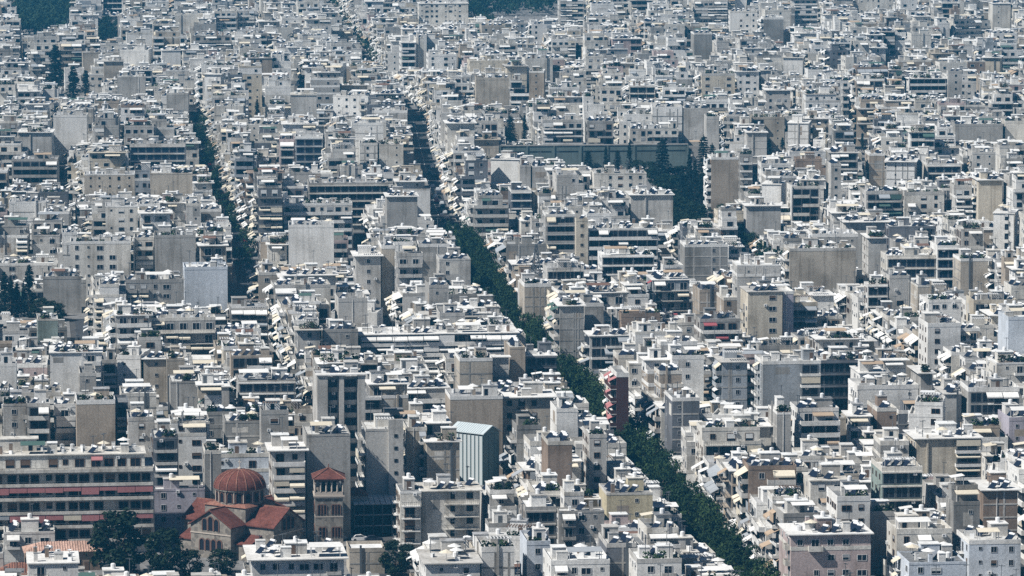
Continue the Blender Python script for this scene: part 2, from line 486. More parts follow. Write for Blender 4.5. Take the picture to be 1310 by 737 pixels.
AWCOL = ['white', 'white', 'cream', 'white', 'cream', 'grey', 'white', 'tan', 'white', 'cream', 'white', 'green']
def build_building(b, S):
    TWIN, TWINS = (TWINL, TWINSL) if b.lod else (globals()['TWIN'], globals()['TWINS'])
    rng = random.Random(b.seed)
    n = max(1, round(b.h / 3.05)); sh = b.h / n
    ns = min(b.ns, n - 1)
    wall = 'wall_' + b.wall
    trim = 'wall_' + rng.choice(['white', 'off_white', 'white', 'pale_grey', b.wall])
    frame = rng.choice(['frame_white', 'frame_white', 'shutter_brown', 'metal_light'])
    shut = rng.choice(['shutter_grey', 'shutter_white', 'shutter_brown', 'shutter_white'])
    awc = b.aw or rng.choice(AWCOL)
    aw_p = b.opt.get('awp', rng.choice([0.2, 0.4, 0.65]))
    style = b.rail or rng.choice(['solid', 'solid', 'half', 'rail', 'half'])
    if b.lod >= 1 and style == 'rail': style = 'half'
    if b.lod >= 2: style = 'solid'
    roofm = 'roof_' + (b.roof or rng.choice(['light', 'light', 'white', 'grey', 'light', 'grey', 'dark']))
    w, d = b.w, b.d
    feats = b.feats = {}
    hb = (n - ns) * sh
    vols = [(-w / 2, w / 2, -d / 2, d / 2, 0.0, hb, 0, n - ns)]
    if ns:
        fi = 2.2 if b.front[0] in 'BGM' else rng.choice([0, 2.0])
        li = 2.0 if b.left[0] == 'B' else rng.choice([0, 0, 1.5])
        ri = rng.choice([0, 0, 2.0]); bi = rng.choice([0, 2.0])
        if w - li - ri < 5: li = ri = 0.3
        if ns >= 2 and rng.random() < .8:
            for q in range(ns):
                f2 = fi + q * rng.uniform(1.2, 2.4); l2 = li + q * rng.choice([0, 0, 1.6]); r2 = ri + q * rng.choice([0, 1.5, 3.0])
                if w - l2 - r2 < 4: l2, r2 = li, ri
                if d - f2 - bi < 4: f2 = fi
                vols.append((-w / 2 + l2, w / 2 - r2, -d / 2 + f2, d / 2 - bi, hb + q * sh, hb + (q + 1) * sh, n - ns + q, n - ns + q + 1))
        else: vols.append((-w / 2 + li, w / 2 - ri, -d / 2 + fi, d / 2 - bi, hb, b.h, n - ns, n))
    S.emit('wall', TBOX, [wall], (0, 0, 0), (w, d, hb))
    if ns:
        for q, v in enumerate(vols[1:]):
            S.emit('set_back_storey', TBOX, [wall if b.lm or rng.random() < .6 else trim], ((v[0] + v[1]) / 2, (v[2] + v[3]) / 2, v[4]), (v[1] - v[0] - .02, v[3] - v[2] - .02, v[5] - v[4]))
            if q: S.emit('parapet', t_parapet(vols[q][1] - vols[q][0] + .04, vols[q][3] - vols[q][2] + .04, .9), [trim], ((vols[q][0] + vols[q][1]) / 2, (vols[q][2] + vols[q][3]) / 2, v[4] - .08))
        S.emit('terrace', TBOX, [roofm], (0, 0, hb), (w - .04, d - .04, .06))
        if b.front[0] not in 'BG' or b.left[0] != 'B':
            S.emit('parapet', t_parapet(w + .05, d + .05, .8), [trim], (0, 0, hb - .05))
    vt = vols[-1]
    tw, td = vt[1] - vt[0], vt[3] - vt[2]; tcx, tcy = (vt[0] + vt[1]) / 2, (vt[2] + vt[3]) / 2
    S.emit('roof', TBOX, [roofm], (tcx, tcy, b.h), (tw - .05, td - .05, .08))
    if rng.random() < .75:
        S.emit('parapet', t_parapet(tw + .06, td + .06, rng.choice([.5, .9, .9, 1.1])), [trim if rng.random() < .6 else wall], (tcx, tcy, b.h - .12))
    else:
        ov = rng.choice([.3, .6, .9])
        S.emit('cornice', TBOX, ['wall_white' if rng.random() < .6 else trim], (tcx, tcy, b.h + .02), (tw + 2 * ov, td + 2 * ov, .22))

    def put(side, v):
        """maps face coordinates to building coordinates"""
        if side == 'F':
            return v[1] - v[0], 0.0, (lambda x, z, o: (v[0] + x, v[2] - o, z))
        if side == 'R':
            return v[3] - v[2], math.pi / 2, (lambda x, z, o: (v[1] + o, v[2] + x, z))
        return v[3] - v[2], -math.pi / 2, (lambda x, z, o: (v[0] - o, v[3] - x, z))

    def windows(side, v, k0, k1, x0, x1, door=False, wide=False):
        L, rz, P = put(side, v)
        span = x1 - x0
        bay = rng.uniform(2.5, 3.5) if not wide else rng.uniform(2.4, 3.0)
        nb = max(1, int(span / bay)); bay = span / nb
        hh = rng.uniform(1.25, 1.5)
        if door: kinds = [rng.choice('ddwd') for _ in range(nb)]
        else: kinds = [rng.choices('wslnb', (5, 1.6, 1.6, 1.6, 2.0 if nb > 1 and b.lod < 2 else 0))[0] for _ in range(nb)]
        offs = [rng.uniform(-.3, .3) for _ in range(nb)]
        wid = [rng.uniform(1.0, 1.5) for _ in range(nb)]
        pane = rng.choice(['pane', 'pane', 'pane_dark'])
        for k in range(k0, k1):
            z = k * sh
            if z + sh < b.zlow: continue
            if z < 2.0 and k == 0: continue
            for i in range(nb):
                xc = x0 + bay * (i + .5) + (0 if wide else offs[i])
                kd = kinds[i]
                if wide:
                    S.emit('window', TWIN, [b.opt.get('glass', 'pane_dark'), 'metal'], P(xc, z + .25, 0), (bay * .94, 1, sh - .6), rz)
                    continue
                if rng.random() < .06: continue
                t = TWINS if rng.random() < .24 else TWIN
                if kd == 'd': S.emit('balcony_door', t, [pane, frame, shut], P(xc, z + .04, 0), (min(bay * .88, wid[i] + .9), 1, 2.3), rz)
                elif kd == 'w': S.emit('window', t, [pane, frame, shut], P(xc, z + .95, 0), (min(wid[i], bay * .8), 1, hh), rz)
                elif kd == 's': S.emit('window', TWIN, [pane, frame, shut], P(xc, z + 1.5, 0), (.7, 1, .75), rz)
                elif kd == 'l': S.emit('window', t, [pane, frame, shut], P(xc, z + .8, 0), (min(2.1, bay * .85), 1, hh), rz)
                elif kd == 'b':
                    S.emit('balcony_door', t, [pane, frame, shut], P(xc, z + .04, 0), (min(bay * .7, 1.7), 1, 2.25), rz)
                    if k > 0:
                        S.emit('balcony', t_balcony(min(bay * .98, 3.0), 1.1, style), [trim, trim, 'metal'], P(xc, z, 0), (1, 1, 1), rz)
                        if rng.random() < aw_p * .6: S.emit('awning', TAWN, ['cloth_' + awc], P(xc, z + sh - .3, .02), (min(bay * .95, 2.8), 1.5, 1.5), rz)
            if b.lod == 0 and rng.random() < .3:
                S.emit('air_conditioner', TAC, ['tank', 'metal'], P(x0 + rng.uniform(.5, span - .5), z + 2.2, .22), (.8, .36, .6), rz)

    def balconies(side, v, k0, k1, x0, x1, terrace=False, slab_only=False):
        L, rz, P = put(side, v)
        span = x1 - x0
        dep = b.opt.get('dep', 1.5)
        if rng.random() < .5 and not b.opt.get('doors'): windows(side, v, k0, k1, x0 + .2, x1 - .2, wide=True)  # full-width dark glass put in to deepen the shade of the balcony recess
        else: windows(side, v, k0, k1, x0, x1, door=True)
        street = side == 'L' and b.opt.get('street')
        segs = max(1, round(span / rng.uniform(3.0, 4.5)))
        stag = rng.random() < .25 and span > 9 and not b.opt.get('full')
        pm = b.pal and 'wall_' + b.pal or rng.choice([trim, trim, wall, 'wall_white'])
        for k in range(max(1, k0), k1 + (1 if ns and k1 == n - ns else 0)):
            z = k * sh
            if z + 1.2 < b.zlow: continue
            top = k == k1
            a0, a1 = x0, x1
            if stag:
                if k % 2: a1 = x0 + span * .62
                else: a0 = x0 + span * .38
            S.emit('balcony', t_balcony(a1 - a0, dep, style), [trim, pm, 'metal'], P((a0 + a1) / 2, z, 0), (1, 1, 1), rz)
            if top: continue
            p = aw_p
            if 'awrow' in b.opt: p = .93 if k in b.opt['awrow'] else 0
            for i in range(segs):
                r = rng.random()
                if r > p: continue
                sw = span / segs
                xc = x0 + sw * (i + .5)
                if not (a0 <= xc <= a1): continue
                col = awc if rng.random() < .8 else rng.choice(['white', 'cream', 'grey'])
                feats['aw'] = awc
                if b.opt.get('drop') or rng.random() < .25:
                    hh = rng.uniform(1.0, 1.9)
                    S.emit('awning', TDROP, ['cloth_' + col], P(xc, z + sh - .2 - hh, dep - .12), (sw * .97, 1, hh), rz)
                else:
                    S.emit('awning', TAWN, ['cloth_' + col], P(xc, z + sh - .25, .02), (sw * .96, rng.uniform(2.0, 3.0) if street else rng.uniform(1.5, 2.2), rng.uniform(1.6, 3.0) if street else rng.uniform(1.2, 2.2)), rz)

    def blank(side, v, k0, k1, x0, x1):
        L, rz, P = put(side, v)
        if 'blank' not in b.opt and rng.random() < (.3 if b.lod < 2 else 0) and x1 - x0 > 5:      # bare concrete frame with infill
            fm = rng.choice(['wall_concrete', 'wall_pale_grey', 'wall_grey']); M0 = mat4((0, 0, 0), (1, 1, 1), rz); prims = []
            for k in range(max(1, k0), k1 + 1):
                if k * sh > b.zlow and k * sh < v[5] - .3: prims.append((TBOX, [fm], mat4(P((x0 + x1) / 2, k * sh - .3, .02), (x1 - x0 + .6, .07, .34), rz)))
            for q in range(rng.randint(1, 3)):
                xx = x0 + (x1 - x0) * rng.uniform(.1, .9); prims.append((TBOX, [fm], mat4(P(xx, max(v[4], b.zlow), .012), (.4, .07, v[5] - max(v[4], b.zlow) - .05), rz)))
            S.joined('concrete_frame', prims)
        if 'blank' not in b.opt and rng.random() < .4 and b.lod < 2 and x1 - x0 > 4 and v[5] - v[4] > 6:   # patches of newer or missing render
            pw_ = rng.uniform(1.5, 4.0); ph_ = rng.uniform(1.2, 3.5); xx = rng.uniform(x0 + pw_ / 2, x1 - pw_ / 2) if x1 - x0 > pw_ else (x0 + x1) / 2
            S.emit('render_patch', TBOX, [rng.choice(['wall_concrete', 'wall_pale_grey', 'wall_tan', 'wall_off_white'])], P(xx, v[5] - ph_ - rng.uniform(.2, 2.5), .0), (min(pw_, x1 - x0), .02, ph_), rz)
        r = rng.random() if 'blank' not in b.opt else .99
        if r < .33 and x1 - x0 > 3:
            xc = x0 + rng.uniform(.2, .8) * (x1 - x0)
            sz = rng.choice([.6, .8, 1.1])
            for k in range(k0, k1):
                if (k + 1) * sh < b.zlow: continue
                S.emit('window', TWIN, ['pane', frame], P(xc, k * sh + 1.2, 0), (sz, 1, sz * 1.1), rz)
        elif r < .5 and x1 - x0 > 3:
            xc = x0 + rng.uniform(.15, .85) * (x1 - x0)
            S.emit('flue', TBOX, [rng.choice([wall, 'wall_pale_grey', 'metal'])], P(xc, 0, .16), (.45, .3, v[5] + rng.uniform(.8, 2.4)))
        elif r < .62 and b.lod < 2:
            xc = rng.uniform(x0 + .4, x1 - .4)
            S.emit('flue', TBOX, ['wall_white'], P(xc, 0, .06), (.14, .14, v[5] + .6))

    for vi, v in enumerate(vols):
        if b.vis == 0 and not b.lm and not b.off: break
        k0, k1 = v[6], v[7]
        for side, typ in (('F', b.front), ('L', b.left), ('R', 'P')):
            if side == 'R': continue
            L = put(side, v)[0]
            if typ == 'B': (balconies if vi == 0 else windows)(side, v, k0, k1, .3, L - .3) if vi == 0 else windows(side, v, k0, k1, .3, L - .3, door=True)
            elif typ == 'W': windows(side, v, k0, k1, .5, L - .5)
            elif typ == 'G':
                windows(side, v, k0, k1, .2, L - .2, wide=True)  # dark glass bands also stand in for the shade of deep loggias
                _, rz, P = put(side, v)
                for k in range(k0, k1):
                    if (k + 1) * sh > b.zlow: S.emit('floor_band', TBOX, [trim if not b.pal else 'wall_' + b.pal], P(L / 2, (k + 1) * sh - .42, .25), (L + .02, .5, .36), rz)
            elif typ == 'S':
                for (f0, f1, kk) in b.opt.get('strips', []):
                    if kk == 'g':
                        windows(side, v, k0, k1, L * f0, L * f1, wide=True)
                        _, rz, P = put(side, v)
                        for k in range(k0, k1):
                            if (k + 1) * sh > b.zlow: S.emit('balcony', t_balcony(L * (f1 - f0), .5, 'solid'), [trim, wall, 'metal'], P(L * (f0 + f1) / 2, k * sh, 0), (1, 1, 1), rz)
                    elif kk == 'w': windows(side, v, k0, k1, L * f0, L * f1)
                    else:
                        _, rz, P = put(side, v)
                        for k in range(k0, k1):
                            if (k + 1) * sh > b.zlow: S.emit('window', TWIN, ['pane_dark', wall], P(L * (f0 + f1) / 2, k * sh + 1.1, 0), (min(1.1, L * (f1 - f0)), 1, 1.1), rz)
            elif typ == 'P': blank(side, v, k0, k1, .4, L - .4)
            elif typ in ('ML', 'MR'):
                f = b.opt.get('frac', .4); s0 = L * f
                if typ == 'ML':
                    balconies(side, v, k0, k1, .25, s0) if vi == 0 else windows(side, v, k0, k1, .25, s0, door=True)
                    blank(side, v, k0, k1, s0 + .5, L - .3)
                else:
                    blank(side, v, k0, k1, .3, L - s0 - .5)
                    balconies(side, v, k0, k1, L - s0, L - .25) if vi == 0 else windows(side, v, k0, k1, L - s0, L - .25, door=True)
    if b.opt.get('deep'):
        f0 = 0.0
        for q0, q1 in b.opt['deep'] + [(1.0, 1.0)]:
            if q0 - f0 > .01: S.emit('pillar_wall', TBOX, [wall], (-w / 2 + w * (f0 + q0) / 2, -d / 2 - 1.1, 0), (w * (q0 - f0), 2.19, b.h + .9))
            f0 = q1
        S.emit('top_slab', TBOX, ['wall_white'], (0, -d / 2 - 1.1, b.h + .9), (w + .5, 2.8, .3))
    if b.opt.get('fin'):
        S.emit('fin_wall', TBOX, ['wall_' + b.opt['fin']], (-w / 2 - .2, -d / 2 - .5, 0), (.38, 2.2, b.h + .9))
    if b.opt.get('shaft'):
        S.emit('stair_shaft', TBOX, ['wall_' + b.opt['shaft']], (w / 2 - 1.8, -d / 2 - .35, 0), (3.4, .9, b.h + 2.6))
        for k in range(n):
            if (k + 1) * sh > b.zlow: S.emit('window', TWIN, ['pane', 'metal'], (w / 2 - 1.8, -d / 2 - .80, k * sh + 1.3), (.8, 1, .8))

    # ---------------- what stands on the roof
    if b.vis == 0 and not b.lm and not b.off: return
    if b.opt.get('bare'): return
    cell = 2.3 if b.lod < 2 else 2.6
    cx, cy = int((tw - .8) / cell), int((td - .8) / cell)
    cells = [(i, j) for i in range(cx) for j in range(cy)]
    rng.shuffle(cells)
    def pos(c): return (tcx - cx * cell / 2 + (c[0] + .5) * cell, tcy - cy * cell / 2 + (c[1] + .5) * cell)
    zr = b.h + .08
    if cells and not b.opt.get('noroom') and (rng.random() < .85 or b.opt.get('pent')):
        pw, pd = min(tw * .5, rng.uniform(2.8, 4.6)), min(td * .5, rng.uniform(2.8, 4.2))
        pw = b.opt.get('pent', pw)
        ph = rng.uniform(2.4, 3.0)
        px = tcx + (rng.random() - .5) * max(0, tw - pw - .8); py = tcy + (rng.random() - .3) * max(0, td - pd - .8)
        if abs(py - tcy) > (td - pd) / 2 - .4: py = tcy + (td - pd) / 2 - .5
        room = S.emit('rooftop_room', TROOM, [rng.choice([wall, wall, 'wall_white', trim, 'wall_pale_grey']), rng.choice([trim, 'roof_white', roofm])], (px, py, zr), (pw, pd, ph))
        feats['room'] = 1
        if b.lod < 2 and rng.random() < .6:
            S.emit('door', TBOX, [rng.choice(['pane', 'metal', 'shutter_brown'])], (px + (rng.random() - .5) * (pw - 1.4), py - pd / 2 - .02, zr), (.9, .06, 2.0))
        if rng.random() < .5: S.emit('water_tank', TTANK, ['tank'], (px, py, zr + ph), (1.0, 1.0, 1.1))
        if rng.random() < .6: S.emit('antenna', TANT, ['metal'], (px + .6, py + .4, zr + ph), (1, 1, rng.uniform(2.2, 4)), rng.uniform(0, 6))
        if cells and rng.random() < .35 and tw > 8:
            c0 = cells[0]; x2, y2 = pos(c0)
            if abs(x2 - px) > pw / 2 + 1.6: S.emit('rooftop_room', TROOM, [rng.choice([wall, trim]), roofm], (x2, y2, zr), (2.2, 2.4, rng.uniform(1.9, 2.6))); cells = cells[1:]
        cells = [c for c in cells if abs(pos(c)[0] - px) > pw / 2 + 1.1 or abs(pos(c)[1] - py) > pd / 2 + 1.1]
    if rng.random() < (.55 if b.front[0] == 'B' or ns else .35) and tw > 6 and not b.opt.get('nocanopy'):
        kind = rng.choice(['slat', 'cloth', 'cloth'])
        gw = rng.uniform(3, min(7, tw - 1.5)); gd = rng.uniform(2.2, 3.2)
        gx = tcx + (rng.random() - .5) * (tw - gw - 1); gy = vt[2] + gd / 2 + .9
        m = 'cloth_' + rng.choice(['white', 'white', 'white', 'cream', 'cream', 'grey', 'white', 'tan', 'white', 'brown', 'green']) if kind == 'cloth' else rng.choice(['shutter_brown', 'frame_white'])
        S.emit('pergola' if kind == 'slat' else 'roof_canopy', t_pergola(gw, gd, kind), [m, 'frame_white'], (gx, gy, zr))
        feats['pergola'] = kind
        cells = [c for c in cells if abs(pos(c)[0] - gx) > gw / 2 + 1.1 or abs(pos(c)[1] - gy) > gd / 2 + 1.2]
    if ns and vols[1][2] + d / 2 > 1.8 and rng.random() < .6:       # canopy over the terrace
        aww = rng.uniform(2.5, min(6, tw)); x = vt[0] + aww / 2 + rng.random() * (tw - aww)
        S.emit('awning', TAWN, ['cloth_' + rng.choice(['white', 'white', 'cream', awc])], (x, vt[2] - .02, b.h - .3), (aww, 2.0, .9))
        feats['terr_aw'] = 1
        if rng.random() < .5 and b.lod < 2:
            lw_ = rng.uniform(2.2, 4.0); S.emit('roof_canopy', t_pergola(lw_, 2.2, 'cloth'), ['cloth_' + rng.choice(['white', 'white', 'cream']), 'metal_light'], (vt[0] + 1.5, tcy + (rng.random() - .5) * max(0, td - lw_ - 1), zr), (1, 1, 1), -math.pi / 2)
    if rng.random() < .3 and b.lod < 2:
        for q in range(rng.randint(3, 7)):
            S.emit('planter', rng.choice(TPLANT), ['leaf_street_b' if rng.random() < .4 else 'leaf_dark', 'wall_brown'], (vt[0] + .7 + rng.random() * (tw - 1.4), vt[2] + .55, zr), (1.2, 1, rng.uniform(.8, 1.6)))
    nh = rng.choice([0, 1, 2, 3, 4, 5, 6, 7]) if not b.off else 1
    hyaw = b.opt.get('hy', -1.15 - (b.yaw - R(11)))
    cnt = 0
    for c in cells[:nh]:
        x, y = pos(c)
        S.emit('solar_heater', THEATS if b.lod >= 2 else THEAT, ['solar_panel', 'tank', 'metal_light'], (x + rng.uniform(-.25, .25), y + rng.uniform(-.25, .25), zr), (1, 1, 1), hyaw)
        cnt += 1
    feats['heat'] = cnt
    for c in cells[nh:]:
        if rng.random() > (.74 if b.lod < 2 else .3 if b.off else .55): continue
        x, y = pos(c); r = rng.random()
        if r < .2: S.emit('air_conditioner', TAC, ['tank', 'metal'], (x, y, zr), (1.0, .5, .9), rng.uniform(0, 3))
        elif r < .36: S.emit('antenna', TANT, ['metal'], (x, y, zr), (1.2, 1.2, rng.uniform(2, 5)), rng.uniform(0, 6))
        elif r < .5: S.emit('chimney', TROOM, [rng.choice(['wall_white', wall, 'wall_brown']), 'roof_grey'], (x, y, zr), (.8, .8, rng.uniform(1.2, 2.4)))
        elif r < .66: S.emit('roof_shed', TROOM, [rng.choice(['wall_white', 'wall_white', wall, 'wall_pale_grey']), rng.choice(['roof_white', 'roof_grey', 'roof_light'])], (x, y, zr), (rng.uniform(1.4, 2.4), rng.uniform(1.4, 2.2), rng.uniform(1.2, 2.3)))
        elif r < .76: S.emit('satellite_dish', TDISH, ['tank', 'metal'], (x, y, zr))
        elif r < .84: S.emit('water_tank', TTANK, [rng.choice(['tank', 'metal_light', 'tank'])], (x, y, zr), (1.1, 1.1, 1.2))
        elif r < .93: S.emit('divider_wall', TBOX, [rng.choice(['wall_white', trim])], (x, y, zr), (.18, 2.6, 1.2) if rng.random() < .5 else (2.6, .18, 1.2))
        else: S.emit('roof_parasol', TUMB, ['cloth_' + rng.choice(['white', 'cream', 'white']), 'metal_light'], (x, y, zr))

# ------------------------------------------------------------------ streets (all run away from the view, bending once)
A1, A2, YB = math.atan(0.1965 / YS), math.atan(0.118 / YS), 965.0 * YS
_KN = [at_height(px, py, h) for px, py, h in ((948, 730, 6), (800, 560, 6), (690, 440, 6), (640, 388, 6), (606, 330, 6), (588, 298, 6), (563, 284, 0), (552, 248, 0), (529, 152, 0), (470, 82, 2), (412, 2, 2))]
_KN = [(_KN[0][0] + (_KN[0][0] - _KN[1][0]) / (_KN[0][1] - _KN[1][1]) * -300, _KN[0][1] - 300)] + _KN
_KN.append((_KN[-1][0] + (_KN[-1][0] - _KN[-2][0]) / (_KN[-1][1] - _KN[-2][1]) * 2500, _KN[-1][1] + 2500))
def _lerp(Y):
    for (x0, y0), (x1, y1) in zip(_KN[:-1], _KN[1:]):
        if Y <= y1: return x0 + (x1 - x0) * (Y - y0) / (y1 - y0)
    return _KN[-1][0]
def avenue_x(Y):                                  # the knots rounded off
    return (_lerp(Y - 40) + _lerp(Y - 20) + _lerp(Y) + _lerp(Y + 20) + _lerp(Y + 40)) / 5
def fan(Y): return 1 + .34 * min(1, max(0, (Y - 1690) / 520))
def local_yaw(Y): return math.atan((avenue_x(Y - 30) - avenue_x(Y + 30)) / 60)
def uv(u, v):
    """u: depth along the avenue, v: metres to the side of it"""
    a = local_yaw(u); v = v * fan(u); return avenue_x(u) + v * math.cos(a), u + v * math.sin(a)
def half(si, u):
    v, hw = STREETS[si]; t = min(1, max(0, (u - 1560) / 120))
    far_ = 4.2 if v == 0 else (3.2 if u < 2180 else 1.6) if v == -75 else 2.0
    return hw + (far_ - hw) * t
STREETS = [(-345, 2.6), (-290, 2.6), (-235, 2.6), (-180, 2.6), (-128, 2.6), (-75, 3.4), (-37, 3.0), (0, 5.7), (64, 4), (99, 4), (152, 2.8), (208, 2.8), (262, 2.8), (318, 2.8), (372, 2.8), (428, 2.8), (484, 2.8), (540, 2.8), (596, 2.8)]

